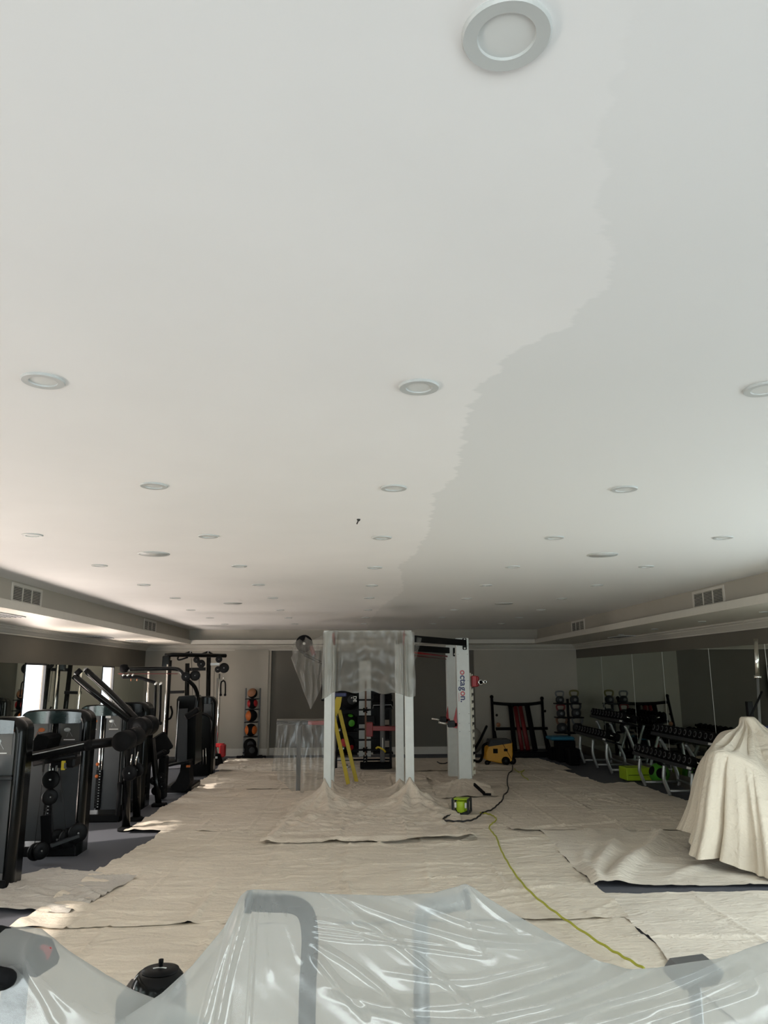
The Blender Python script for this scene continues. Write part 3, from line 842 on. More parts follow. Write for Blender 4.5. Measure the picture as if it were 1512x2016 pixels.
# red spotter gusset with chrome pins
for (yy, pa, pb_, pc) in ((13.12, (899, 1392), (900, 1434), (890, 1432)), (14.2, (882, 1390), (884, 1424), (876, 1422))):
    a, c, d = PY(*pa, yy), PY(*pb_, yy), PY(*pc, yy)
    g = B().prism([a, c, d], (0, 0, 0), (0, .03, 0)).build('red_gusset', 'red', rig)
    e = PY(863 if yy < 14 else 850, 1422 if yy < 14 else 1415, yy); f = PY(884 if yy < 14 else 868, 1426 if yy < 14 else 1417.5, yy)
    B().cyl(e, f, .016).build('chrome_pin', 'chrome', g)
    B().bb(f.x - .02, f.x + .10, yy - .02, yy + .05, f.z - .05, f.z + .06, .012).build('clamp', 'dgrey', g)
    B().bb(f.x + .08, c.x + .02, yy, yy + .04, f.z - .035, f.z + .02).build('clamp_arm', 'red', g)
# red safety arm across the bay
a = PY(727, 1434, 13.2); c = PY(780, 1434, 13.2)
ra = B().bar(a, c, .07, .075, bev=.006).build('safety_arm', 'dred', rig)
B().bb(a.x - .05, a.x + .06, 13.13, 13.27, a.z - .13, a.z + .10, .012).build('arm_head', 'dred', ra)
# dip bar on the left of the rig
yd = 13.0
a, c = PY(545, 1423, yd), PY(644, 1423, yd)
B().bar(a, lerp(a, c, .62), .05, .062, bev=.006).build('dip_bar', 'dgrey', rig)
B().bar(lerp(a, c, .62), c, .05, .064, bev=.006).build('dip_sleeve', 'red', rig)
l_ = PY(589, 1428, yd); B().bb(l_.x - .035, l_.x + .035, yd - .03, yd + .03, 0, l_.z, .006).build('dip_leg', 'grey', rig)
# target disc on a slanting arm
yt = 12.3
tc_ = PY(599, 1267, yt); R_ = .135
dk = B().lathe([(0, -.02), (R_ * .96, -.02), (R_, -.008), (R_, .02), (R_ * .9, .03), (0, .03)], tc_, (0, -1, -.08), n=36).build('target_disc', 'matte', rig)
B().lathe([(.012, .034), (.02, .036), (.022, .030)], tc_, (0, -1, -.08), n=20).build('disc_hub', 'print', dk)
B().tube([tc_ + Vector((.02, .03, 0)), PY(600, 1290, yt), PY(640, 1308, yt)], .022).bar(PY(590, 1282, yt), PY(640, 1308, yt), .04, .035).build('target_arm', 'black', rig)
B().tube([PY(612, 1272, yt), PY(618, 1290, yt)], .035).build('arm_pad', 'dred', rig)

# ---------------------------------------------------------------- polythene over the rig
def curtain(label, fn, nu, nv, m_='polythin', base=None):
    o = B().grid(nu, nv, fn).build('polythene_sheet', m_)
    tag(o, label, 'plastic sheet')
    if base: recenter(o, base)
    return o
def fn(u, v):
    xs = lerp(PLX - .05, PRX + .085, u)
    g = abs(u - .5) * 2
    ztop = zt + .012 - .03 * max(0, g - .86) / .14
    zb = PY(728, 1362 + 9 * max(0, u - .55) / .45 + 14 * max(0, .12 - u) / .12 + 2.5 * math.sin(u * 22), FY).z
    z = lerp(ztop, zb, v)
    side = math.exp(-(min(abs(u - .13), abs(u - .87)) / .05) ** 2)
    y = FY - .03 - .03 * v + .03 * side * math.sin(u * 95) * min(1, v * 4) + .014 * math.sin(u * 30 + 3 * v) * v
    y += .02 * math.sin(v * 18 - 9 * (u - .5) ** 2 * 4) * (1 - g) * v
    y += .012 * nz(u * 14, v * 5, 3)
    if g > .80: y -= .015
    x = xs + .006 * math.sin(v * 9 + u * 20) + .02 * v * (u - .5)
    return (x, y, z)
curtain('thin polythene sheet hung like a curtain from the rig cross bar', fn, 150, 60, 'polyc' if 'polyc' in M else 'poly', (.3, FY, 1.6))
def fn2(u, v):    # draped over the target disc and arm, falling to a point
    top = [(0, PY(578, 1268, 12.24)), (.22, PY(596, 1250, 12.2)), (.5, PY(614, 1262, 12.2)), (.75, PY(636, 1252, 11.9)), (1, PY(642, 1262, 11.6))]
    bot = [(0, PY(575, 1303, 12.24)), (.22, PY(595, 1350, 12.2)), (.42, PY(614, 1396, 12.15)), (.7, PY(628, 1362, 12.0)), (1, PY(638, 1340, 11.8))]
    def it(L):
        for (a, p), (c, q) in zip(L, L[1:]):
            if u <= c: return p.lerp(q, (u - a) / (c - a))
        return L[-1][1]
    p = it(top).lerp(it(bot), v)
    f = math.sin(u * 34 + 2 * v) * .045 * min(1, v * 3 + .1) + .03 * nz(u * 9, v * 6, 5)
    return (p.x + .012 * math.sin(v * 14 + u * 9) * v, p.y - .16 + f + (.34 * max(0, 1 - v * 3.2) * max(0, 1 - abs(u - .22) * 4)), p.z)
curtain('crinkled polythene hanging to a point from the black target disc', fn2, 80, 50, 'polythin', (-.8, 12.2, 1.6))
def fn3(u, v):    # over the dip bar
    x0 = lerp(PY(545, 1420, 13).x, PY(640, 1420, 13).x, u)
    zb = lerp(.22, .02, min(1, max(0, (u - .12) / .25))) + (.12 if u < .1 else 0)
    if v < .18:
        a = v / .18; th = PI * a
        y = 13.0 + .045 * math.cos(th); z = a_d.z + .04 + .02 * math.sin(th)
    else:
        a = (v - .18) / .82; z = lerp(a_d.z + .04, zb, a); y = 12.955 - .10 * a ** .7
    k = max(0, v - .18)
    y += .055 * k * math.sin(u * 30 + 2 * math.sin(u * 5)) + .012 * nz(u * 10, v * 6, 8)
    x = x0 + .03 * k * math.sin(v * 5 + u * 7) - .05 * k * (.5 - u)
    return (x, y, z)
a_d = PY(545, 1423, 13)
curtain('wrinkled polythene hanging to the floor over the dip bar', fn3, 110, 60, 'polythin', (-.8, 13, 0))
def fn4(u, v):
    p = PY(814, 1254, FY + .25).lerp(PY(829, 1257, FY + .3), u); q = PY(814, 1305, FY + .2).lerp(PY(818, 1296, FY + .25), u)
    r_ = p.lerp(q, v); return (r_.x, r_.y - .12 + .01 * math.sin(u * 12 + v * 3), r_.z)
curtain('scrap of polythene taped round the near end of the black beam', fn4, 14, 16, 'polythin', (1.1, FY, 2.0))

# ---------------------------------------------------------------- yellow step ladder
lt = thing('step_ladder', 'yellow fibreglass step ladder with a blue top standing inside the rig', 'ladder', (0, 14, 0))
yl = 13.75
top = PY(661, 1378, yl + .15)
LS = [((655, 1400), (686, 1546), 13.6), ((668, 1398), (702, 1542), 13.95)]
for (pa, pb_, yy) in LS:
    a = PY(*pa, yy); c = PY(*pb_, yy); c = PZ(pb_[0], pb_[1], .03) if False else Vector((c.x, yy, .03))
    B().bar(a + Vector((0, 0, .25)) if False else a, c, .03, .066, up=(1, 0, 0), bev=.004).build('rail', 'yellow', lt)
hd = B().prism([PY(656, 1405, 13.62), PY(663, 1410, 13.62), PY(670, 1392, 13.62), PY(673, 1372, 13.62), PY(662, 1372, 13.62), PY(655, 1392, 13.62)], (0, 0, 0), (0, .36, 0)).build('head_bracket', 'yellow', lt)
B().bb(PY(656, 1370, 13.8).x, PY(682, 1370, 13.8).x, 13.6, 14.02, PY(660, 1371, 13.8).z, PY(660, 1364.5, 13.8).z, .01).build('top_tray', 'navy', lt)
a = PY(650, 1420, 14.5)
for (xa, xb_) in ((650, 652), (655, 656)):
    B().bar(PY(662, 1395, 14.2), Vector((PY(xb_, 1520, 14.6).x, 14.7, .03)), .025, .05, up=(1, 0, 0)).build('rear_rail', 'silver', lt)
for z, px_ in ((.32, 1), (.62, 1), (.92, 1)):
    t_ = (1.2 - z) / 1.2
    x = lerp(PY(656, 1400, 13.6).x, PY(686, 1546, 13.6).x, t_)
    B().bb(x - .04, x + .06, 13.6, 13.95, z - .012, z + .012).build('step', 'silver', lt)
B().bb(PY(664, 1490, 14.5).x, PY(688, 1490, 14.5).x, 14.5, 14.53, .34, .37).build('brace', 'silver', lt)

# ---------------------------------------------------------------- storage rack behind the rig, with its contents
SY = 15.9
def S(px, py, dy=0): return PY(px, py, SY + dy)
sr = thing('storage_rack', 'tall black accessory rack on a white board behind the white rig', 'rack', (S(719, 1500).x, SY + .15, 0))
zt_s = S(719, 1300).z
for px in (662, 769):
    x = S(px, 1450).x; B().bb(x - .025, x + .025, SY, SY + .06, 0, zt_s, .006).build('upright', 'black', sr)
x0, x1 = S(662, 1450).x, S(769, 1450).x
B().bb(S(707, 1400).x, S(731, 1400).x, SY + .34, SY + .37, S(719, 1493).z, zt_s).build('white_board', 'white', sr)
B().bb(S(664, 1400).x, S(707, 1400).x, SY + .36, SY + .38, .3, zt_s).bb(S(731, 1400).x, S(769, 1400).x, SY + .36, SY + .38, .3, zt_s).build('dark_board', 'black', sr)
B().bb(S(757, 1425).x, S(768, 1425).x, SY + .33, SY + .36, S(760, 1429).z, S(760, 1419).z).bb(S(757, 1468).x, S(768, 1468).x, SY + .33, SY + .36, S(760, 1474).z, S(760, 1458).z).build('pale_card', 'wall', sr)
for py in (1378, 1397.5, 1436, 1457, 1476.5, 1496):
    z = S(719, py).z; B().bar((x0, SY + .03, z), (x1, SY + .03, z), .03, .034).build('cross_bar', 'black', sr)
z = S(719, 1417).z
B().bb(S(703, 1417).x, S(738, 1417).x, SY - .04, SY + .03, z - .085, z + .085, .01).build('centre_plate', 'black', sr)
B().lathe([(0, .01), (.014, .008), (.015, 0)], (S(719, 1413).x, SY - .04, S(719, 1413).z), (0, -1, 0), n=12).build('bolt', 'chrome', sr)
for py in (1398, 1476):
    c = S(720, py, -.02); kb_ = B().lathe([(0, .05), (.03, .05), (.035, .02), (.03, 0)], c, (0, -1, 0), n=16)
    for k in range(5):
        a = k * 2 * PI / 5; kb_.ball(c + Vector((.045 * math.cos(a), -.03, .045 * math.sin(a))), .02, 8, 6)
    kb_.build('star_knob', 'matte', sr)
# shelf boards that hold the balls
for py in (1396.5, 1440, 1483):
    z = S(688, py).z; B().bb(x0 - .05, S(704, 1400).x, SY - .2, SY + .2, z - .02, z, .005).build('ball_shelf', 'black', sr)
z = S(755, 1392).z; sh = B().bb(S(734, 1392).x, S(773, 1392).x, SY - .2, SY + .2, z - .03, z, .006).build('tray', 'black', sr)
B().tube([S(734, 1395, -.2), S(735, 1388.5, -.2), S(770, 1387.5, -.2), S(774, 1395, -.2)], .008).build('tray_rail', 'silver', sh)
z = S(755, 1480).z; B().bb(S(734, 1392).x, S(773, 1392).x, SY - .2, SY + .2, z - .03, z, .006).build('tray', 'black', sr)
B().bb(S(709, 1515).x, S(770, 1515).x, SY - .25, SY + .1, .05, .15, .01).build('base_beam', 'matte', sr)
for px in (721, 733, 746): B().lathe([(0, .01), (.012, .008), (.013, 0)], S(px, 1518, -.25), (0, -1, 0), n=10).build('bolt', 'chrome', sr)
st = B().bb(S(715, 1500).x, S(723, 1500).x, SY - .12, SY - .02, .15, S(719, 1486).z, .01).build('black_post', 'black', sr)
for py in (1488, 1494, 1500, 1506): B().lathe([(0, .012), (.014, .01), (.015, 0)], S(719, py, -.12), (0, -1, 0), n=10).build('bolt', 'chrome', st)
o = B().bb(S(718, 1400).x, S(721.5, 1400).x, SY - .065, SY - .055, S(719, 1486).z, S(719, 1340).z).build('resistance_strap', 'bronze')
tag(o, 'brown stretch strap hanging down the middle of the storage rack', 'strap'); recenter(o, (S(719, 1400).x, SY - .06, S(719, 1486).z))

def med_ball(name, label, c, r, base_m, patch_m, patches, group=None):
    t = thing(name, label, 'ball', (c[0], c[1], c[2] - r), group)
    B().ball(c, r, 28, 16).build('shell', base_m, t)
    for ax, ang in patches:
        B().ball(c, r * 1.012, 20, 5, 0, ang, axis=ax).build('coloured_panel', patch_m, t)
    return t
rb = .175
c = S(690, 1381) + Vector((0, -.02, 0)); c.z = S(688, 1396.5).z + rb + .002
bl = med_ball('slam_ball', 'black leather slam ball with a white logo on the storage rack', c, rb, 'matte', 'dgrey', [((.2, -1, .1), .55)])
Rl = Matrix(((0, 1, 0), (0, 0, -1), (-1, 0, 0)))
text_mesh('ball_logo', 'DE', .095, 'print', bl, Rl, c + Vector((.085, -rb * .94, .03)), .012)
B().prism([c + Vector((.005, -rb * .98, .05)), c + Vector((.035, -rb * .96, .075)), c + Vector((.035, -rb * .96, .01))], (0, 0, 0), (0, .03, 0)).build('logo_triangle', 'print', bl)
c = S(687, 1420) + Vector((0, -.02, 0)); c.z = S(688, 1440).z + rb + .002
med_ball('wall_ball', 'black wall ball with bright green panels on the storage rack', c, rb, 'matte', 'green', [((.35, -1, -.05), .38), ((-.85, -.6, -.1), .36), ((.2, -.6, .9), .3)])
c = S(682, 1466) + Vector((0, -.02, 0)); c.z = S(688, 1483).z + rb + .002
med_ball('wall_ball', 'black wall ball with red panels behind the ladder on the storage rack', c, rb, 'matte', 'red', [((-.4, -1, .25), .5), ((.6, -.8, -.4), .36)])
# silver-grey weighted tube standing on the rack
x = S(752, 1440).x
wt = thing('weighted_tube', 'long grey rubber tube standing in the storage rack', 'exercise tube', (x, SY - .12, .18))
B().lathe([(.035, 0), (.048, .005), (.048, S(752, 1368).z - .18), (.035, S(752, 1366).z - .18)], (x, SY - .27, .18), n=20).build('tube_body', 'grey', wt)
B().bb(x - .008, x + .008, SY - .322, SY - .317, S(752, 1472).z, S(752, 1450).z).build('label_strip', 'print', wt)
# yellow strap, black pads
o = B().tube(smooth_path([S(740, 1474, -.3), S(744, 1471, -.3), S(750, 1473, -.32), S(756, 1477, -.32), S(759, 1481, -.3)]), .018, 8, flat=.5).build('yellow_band', 'yellow')
tag(o, 'yellow curved resistance band lying on the lower tray of the rack', 'strap'); recenter(o, S(750, 1480, -.3))
zp = S(755, 1392).z
for k, (lab, w_) in enumerate((('stack of black pads on the upper tray of the storage rack, lower pad', .42), ('stack of black pads on the upper tray of the storage rack, upper pad', .38))):
    xc = S(753, 1380).x
    o = B().bb(xc - w_ / 2, xc + w_ / 2, SY - .12, SY + .22, zp + .004 + k * .13, zp + .125 + k * .13, .02).build('foam_pad', 'matte')
    tag(o, lab, 'pad'); recenter(o, (xc, SY, zp + .004 + k * .13))
# wall television on the dark panel, seen again in the mirrors
tv = thing('wall_television', 'black flat television on the dark panel behind the storage rack', 'television', (0, YB + .05, 1.2))
B().bb(-.72, .72, YB + .02, YB + .06, 1.25, 2.05, .006).build('housing', 'black', tv)
B().bb(-.69, .69, YB + .017, YB + .021, 1.28, 2.02).build('screen', 'gloss', tv)
B().bb(-.2, .2, YB + .06, YB + .1, 1.5, 1.8).build('wall_bracket', 'black', tv)

# ---------------------------------------------------------------- medicine ball tower
TY_ = 18.42
tt = thing('ball_tower', 'narrow silver rack of medicine balls against the pale pier', 'rack', (PY(495, 1490, TY_).x, TY_, 0))
for px in (483, 511):
    a = PY(px - 4, 1490, TY_); t_ = PY(px, 1355, TY_)
    B().bar(Vector((a.x, TY_ + .05, 0)), Vector((t_.x, TY_ + .15, t_.z)), .035, .04, up=(0, 1, 0), bev=.004).build('rail', 'grey', tt)
xa, xb_ = PY(466, 1488, TY_).x, PY(524, 1488, TY_).x
B().bb(xa, xb_, TY_ - .05, TY_ + .0, 0.0, .05, .01).bb(xa + .1, xb_ - .1, TY_ + .12, TY_ + .16, 0, .05, .01).build('foot', 'black', tt)
balls = [(497, 1365, .115, 'brown', [((-.3, -1, .5), 1.15)], 'top medicine ball on the tower, tan over black'), (497, 1385, .122, 'red', [((-.9, -.5, 0), .75), ((.9, -.5, .1), .7)], 'red and black medicine ball on the tower'),
         (495, 1409, .135, 'orange', [((-.85, -.6, 0), 1.0)], 'orange and black medicine ball on the tower, orange on one half'), (494, 1437, .14, 'orange', [((-.85, -.5, 0), .75), ((.85, -.5, 0), .75)], 'orange and black medicine ball on the tower, orange on both sides'),
         (492, 1467, .15, 'dgrey', [((.2, -1, .2), .5)], 'plain black medicine ball low on the tower'), (494, 1483, .155, 'dgrey', [((.3, -1, .3), .45)], 'dark grey medicine ball resting on the floor below the tower')]
for i, (px, py, r, pm, pt, lab) in enumerate(balls):
    c = PY(px, py, TY_ - .06)
    if i == 5: c = PY(px, py, TY_ - .38); c.z = r + .02
    med_ball('medicine_ball', lab, c, r, 'matte' if i else 'matte', pm, pt)
    if i < 5: B().bb(c.x - .15, c.x + .15, TY_ - .16, TY_ + .12, c.z - r - .02, c.z - r - .002).build('cradle', 'black', tt)
# ================================================================ WEIGHT MACHINES ON THE LEFT
def rrect(w, h, r, n=6):
    """rounded-top rectangle outline in (x,z): from bottom-left up and round to bottom-right"""
    P = [(-w / 2, 0)]
    for k in range(n + 1):
        a = PI - (PI / 2) * k / n; P.append((-w / 2 + r + r * math.cos(a), h - r + r * math.sin(a)))
    for k in range(n + 1):
        a = PI / 2 - (PI / 2) * k / n; P.append((w / 2 - r + r * math.cos(a), h - r + r * math.sin(a)))
    P.append((w / 2, 0)); return P
def tower(t, xc, y0, w, d, h, cap='teal', placards=True, th=.045, figure='orange', stack=True, knobs=False):
    """weight stack tower facing -Y; y0 is its front"""
    b = B(); O = rrect(w, h, .13); I = [(x * (w - 2 * th) / w, z * (h - th) / h) for x, z in O]
    n = len(O)
    def P(L, y): return [Vector((xc + x, y, z)) for x, z in L]
    V = P(O, y0) + P(I, y0) + P(O, y0 + d) + P(I, y0 + d)
    F = []
    for i in range(n - 1):
        F += [(i, i + 1, n + i + 1, n + i), (2 * n + i, 3 * n + i, 3 * n + i + 1, 2 * n + i + 1), (i, 2 * n + i, 2 * n + i + 1, i + 1), (n + i, n + i + 1, 3 * n + i + 1, 3 * n + i)]
    b.add(V, F, True); b.build('shell_frame', 'gloss', t)
    # domed cap band between the shoulders
    iw = w - 2 * th - .03; zc = h - .012
    def cf(u, v):
        a = (u - .5) * 2; bulge = .05 * (1 - a * a)
        return (xc + a * iw / 2, y0 - .015 - bulge + .0 * v, zc - .015 - .11 * v + .02 * (1 - a * a) * (1 - v))
    b = B().grid(24, 5, cf)
    b.grid(24, 3, lambda u, v: (xc + (u - .5) * iw, lerp(y0 - .015 - .05 * (1 - (2 * u - 1) ** 2), y0 + d * .9, v), zc - .015 + .02 * (1 - (2 * u - 1) ** 2)))
    b.build('top_cap', cap, t)
    # side shroud panels with a slot for the stack
    pw = iw / 2 - .035; yp = y0 + .06
    for s_ in (-1, 1):
        pn = B().bb(xc + s_ * (.035 + pw / 2) - pw / 2, xc + s_ * (.035 + pw / 2) + pw / 2, yp, yp + .02, .14, h - .12, .006).build('shroud_panel', 'panel', t)
        if placards:
            cx = xc + s_ * (.035 + pw / 2); zz = h - .24
            pc = B().bb(cx - pw * .38, cx + pw * .38, yp - .004, yp, zz - .09, zz + .09).build('placard', 'placard', pn)
            B().bb(cx - .06, cx + .06, yp - .006, yp - .003, zz - .078, zz - .070).build('caption_line', 'print', pc) if False else None
            b2 = B().bb(cx - .06, cx + .06, yp - .006, yp - .003, zz - .078, zz - .070); b2.build('caption_line', 'print', pn)
            fg = B().ball((cx - .03 * s_, yp - .004, zz + .03), .028, 10, 6, sc=(1.3, .1, .8)).bar((cx - .01, yp - .005, zz + .02), (cx + .03, yp - .005, zz - .04), .002, .006, up=(0, 1, 0)).bar((cx - .01, yp - .005, zz + .02), (cx - .03, yp - .005, zz - .045), .002, .005, up=(0, 1, 0))
            fg.build('figure_print', figure if s_ < 0 else 'silver', pn)
    B().bb(xc - .03, xc + .03, yp + .02, yp + .06, .14, h - .12).build('slot_back', 'black', t)
    for s_ in (-1, 1):
        B().cyl((xc + s_ * .016, yp + .005, .15), (xc + s_ * .016, yp + .005, h - .13), .008, 10).build('guide_rod', 'chrome', t)
    if stack:
        zz = .17
        nb = 14
        for k in range(nb):
            B().bb(xc - .034, xc + .034, yp - .035, yp + .018, zz + k * .034, zz + k * .034 + .030, .003).build('weight_plate', 'black', t)
        for k in range(nb): 
            pass
        d_ = B()
        for k in range(nb): d_.bb(xc + .006, xc + .020, yp - .0365, yp - .035, zz + k * .034 + .010, zz + k * .034 + .020)
        d_.build('weight_numbers', 'silver', t)['kind'] = 'stuff'
        if knobs:
            for kz in (zz + nb * .034 + .07, zz + nb * .034 - .08):
                B().lathe([(0, .03), (.018, .03), (.024, .012), (.014, 0)], (xc - .02, yp - .04, kz), (0, -1, 0), n=14).build('selector_knob', 'orange', t)
    B().bb(xc - w / 2 + .01, xc + w / 2 - .01, y0 - .02, y0 + d, 0.0, .10, .012).build('base', 'black', t)
def pulley(b, c, r, ax=(0, -1, 0), w_=.035):
    b.lathe([(0, -w_ / 2), (r * .9, -w_ / 2), (r, -w_ / 4), (r * .93, 0), (r, w_ / 4), (r * .9, w_ / 2), (0, w_ / 2)], c, ax, n=24)
    b.lathe([(0, 0), (r * .14, 0), (r * .12, .012), (0, .014)], Vector(c) + Vector(ax) * w_ / 2, ax, n=10)
    return b
def wheel(t, c, r, name='pulley', m_='black', ax=(0, -1, 0), w_=.035):
    o = B().lathe([(0, -w_ / 2), (r * .9, -w_ / 2), (r, -w_ / 4), (r * .94, 0), (r, w_ / 4), (r * .9, w_ / 2), (r * .3, w_ / 2 - .006), (0, w_ / 2 - .006)], c, ax, n=26).build(name, m_, t)
    B().lathe([(0, .012), (r * .10, .010), (r * .12, 0)], Vector(c) + Vector(ax) * (w_ / 2 - .006), ax, n=10).build('axle_bolt', 'silver', o)
    return o
def rod(t, pts, r, m_='black', name='frame_tube', n=10, flat=1.0): return B().tube(pts, r, n, flat=flat).build(name, m_, t)

# --- machine A: nearest, cropped by the frame
Y0 = 7.33
xr = PY(62, 1500, Y0 + .3).x
A_ = thing('weight_machine', 'glossy black weight machine nearest the polythene, bolted base on bare carpet', 'gym machine', (xr - .35, Y0 + .2, 0))
tower(A_, xr - .36, Y0, .72, .30, 1.475, figure='silver')
rod(A_, smooth_path([(xr - .55, Y0 - .18, .95), (xr - .30, Y0 - .2, .93), (xr - .12, Y0 - .1, .88)]), .02, 'chrome', 'handle')
B().bb(xr - .75, xr - .32, Y0 - .36, Y0 - .02, .0, .13, .02).build('foot_plate', 'black', A_)
for k in range(2): B().lathe([(0, .012), (.012, .01), (.014, 0)], (xr - .37 - k * .07, Y0 - .36, .075 - .02 * k), (0, -1, 0), n=10).build('bolt', 'silver', A_)
B().bar((xr - .28, Y0 - .15, 1.05), (xr - .30, Y0 - .05, .12), .05, .05).build('column', 'gloss', A_)
B().bb(xr - .22, xr - .04, Y0 - .02, Y0 + .04, .93, .97, .01).build('shelf_bracket', 'dgrey', A_)

# --- machine B: cable machine with roller pads
Y0 = 8.7
xc = PY(184, 1500, Y0 + .32).x - .36
Bm = thing('cable_machine', 'black cable weight machine with long arm and round foam roller ends', 'gym machine', (xc, Y0 + .2, 0))
tower(Bm, xc, Y0, .72, .32, 1.485, knobs=True)
ya = 8.25
a, c = PY(62, 1490, ya), PY(178, 1466, ya)
rod(Bm, [a + Vector((-.25, 0, -.05)), a, c, PY(226, 1460, ya)], .048, 'black', 'press_arm', 12)
B().tube([PY(64, 1486, ya - .05), PY(165, 1464, ya - .05)], .006).build('painted_arm_highlight', 'silver', Bm)  # painted highlight: thin silver tube laid along the press arm
B().tube([PY(66, 1502, ya + .08), PY(150, 1487, ya + .1)], .035).build('lower_arm', 'black', Bm)
B().lathe([(0, -.04), (.05, -.04), (.055, 0), (.05, .04), (0, .04)], PY(176, 1467, ya), (1, 0, .2), n=18).build('arm_collar', 'matte', Bm)
for (px, py, yy, r) in ((240, 1459.5, ya - .12, .098), (256, 1453, ya + .12, .095)):
    cc = PY(px, py, yy)
    B().lathe([(0, -.16), (r * .9, -.16), (r, -.14), (r, .14), (r * .95, .155), (0, .16)], cc + Vector((0, .12, 0)), (0, -1, 0), n=32).build('foam_roller', 'matte', Bm)
# seat back wedge
p = PY(80, 1470, ya + .2)
B().prism([PY(64, 1490, ya + .1), PY(66, 1457, ya + .1), PY(74, 1446, ya + .1), PY(92, 1449, ya + .1), PY(97, 1455, ya + .1), PY(86, 1488, ya + .1)], (0, 0, 0), (0, .35, 0)).build('pad_wedge', 'matte', Bm)
B().bb(PY(95, 1500, ya).x - .03, PY(140, 1500, ya).x, ya + .1, ya + .3, PY(120, 1512, ya + .1).z, PY(120, 1488, ya + .1).z, .02).build('pivot_block', 'black', Bm)
wheel(Bm, PY(100, 1535, 8.45), .092, ax=(0, -1, .1)); wheel(Bm, PY(98, 1569, 8.47), .08, ax=(.7, -1, 0))
for (px, py) in ((70, 1677), (80, 1675)): wheel(Bm, PY(px, py, 8.35), .085, ax=(.9, -.8, 0))
for (px, py, ax) in ((112, 1653, (.5, -1, 0)), (135, 1650, (.8, -1, 0)), (153, 1640, (.8, -1, 0))): wheel(Bm, PY(px, py, 8.62), .10, ax=ax)
for pts in ([(87, 1505), (67, 1672)], [(99, 1552), (78, 1670)], [(100, 1510), (105, 1645)], [(118, 1512), (120, 1580)], [(118, 1510), (130, 1640)]):
    rod(Bm, [PY(*q, 8.5) for q in pts], .004, 'wire', 'steel_cable', 6)
B().bar(PY(87, 1494, 8.3), PY(85, 1520, 8.3), .016, .016).build('snap_hook', 'chrome', Bm)
B().bb(PY(121, 1500, 8.3).x, PY(128, 1500, 8.3).x, 8.3, 8.32, PY(124, 1516, 8.3).z, PY(124, 1498, 8.3).z).build('warning_tag', 'yellow', Bm)
for px, py in ((111, 1513), (128, 1508)): B().bb(PY(px - 2, py, 8.28).x, PY(px + 2, py, 8.28).x, 8.28, 8.3, PY(px, py + 5, 8.28).z, PY(px, py - 6, 8.28).z).build('chrome_lug', 'chrome', Bm)
B().bar(PY(90, 1605, 8.5), PY(92, 1660, 8.5), .09, .05, up=(0, 1, 0)).build('stack_cover', 'black', Bm)
B().bar(PY(100, 1665, 8.45), PY(155, 1645, 8.6), .05, .03).build('pulley_rail', 'dgrey', Bm)

# --- machine C: long diagonal arms and a pulley joint
Y0 = 10.6
xc = PY(262, 1500, Y0 + .3).x - .36
Cm = thing('lever_machine', 'black weight machine with two long diagonal lever arms rising toward the window', 'gym machine', (xc, Y0 + .2, 0))
tower(Cm, xc, Y0, .62, .35, 1.47, knobs=True)
yj = 10.1
for (p0, p1, p2, yy) in (((146, 1331), (190, 1368), (258, 1420), yj - .15), ((172, 1322), (215, 1362), (270, 1418), yj + .2)):
    rod(Cm, smooth_path([PY(*p0, yy), PY(*p1, yy), PY(*p2, yj)]), .042, 'gloss', 'lever_arm', 12)
for (px, py, yy) in ((150, 1327, yj - .15), (169, 1319, yj + .2)):
    e = PY(px, py, yy); f = PY(px + 9, py - 8 if px < 160 else py + 9, yy)
    B().cyl(e, f, .034, 16).build('hand_grip', 'matte', Cm); B().ball(e, .034, 14, 8).build('grip_end', 'silver', Cm)
rod(Cm, [PY(176, 1332, yj + .15), PY(256, 1414, yj)], .008, 'silver', 'arm_edge', 6)
for (px, py, yy, r) in ((278, 1432, yj - .15, .125), (292, 1428, yj + .1, .125)): wheel(Cm, PY(px, py, yy), r, 'pivot_drum', 'black', (-.35, -1, 0), .16)
B().bb(PY(250, 1440, yj).x, PY(272, 1440, yj).x, yj - .05, yj + .15, PY(260, 1445, yj).z, PY(260, 1412, yj).z, .02).build('pivot_block', 'black', Cm)
B().prism([PY(253, 1436, yj - .06), PY(259, 1436, yj - .06), PY(256, 1441, yj - .06)], (0, 0, 0), (0, .005, 0)).build('warning_triangle', 'yellow', Cm)
yc = 9.95
for (px, yy, pb_) in ((250, yc, 1632), (271, yc + .45, 1612)):
    tp = PY(px, 1440, yy); bt = PZ(px - 2, pb_, 0.02)
    rod(Cm, [tp, Vector((bt.x, bt.y, .02))], .05, 'gloss', 'front_leg', 12)
    B().lathe([(.10, 0), (.10, .03), (.06, .05)], (bt.x, bt.y, 0), n=20).build('foot_pad', 'matte', Cm)
wheel(Cm, PY(255, 1522, yc - .1), .092); wheel(Cm, PY(270, 1516, yc + .1), .085)
for q in (((260, 1485), (256, 1510)), ((272, 1480), (266, 1506))): rod(Cm, [PY(*q[0], yc - .1), PY(*q[1], yc - .1)], .008, 'chrome', 'snap_hook', 6)
rod(Cm, [PY(236, 1540, yc), PY(232, 1605, yc)], .03, 'matte', 'strap_handle', 8); 
B().bb(PY(233, 1560, yc).x, PY(240, 1560, yc).x, yc, yc + .01, PY(236, 1585, yc).z, PY(236, 1545, yc).z).build('scale_plate', 'silver', Cm)
B().lathe([(0, .03), (.05, .03), (.05, 0)], PY(203, 1392, Y0 - .03), (0, -1, 0), n=6).build('green_sticker', 'green', Cm) if False else B().bb(PY(207, 1400, Y0).x, PY(217, 1400, Y0).x, Y0 + .04, Y0 + .045, PY(210, 1414, Y0).z, PY(210, 1402, Y0).z).build('info_sticker', 'print', Cm)
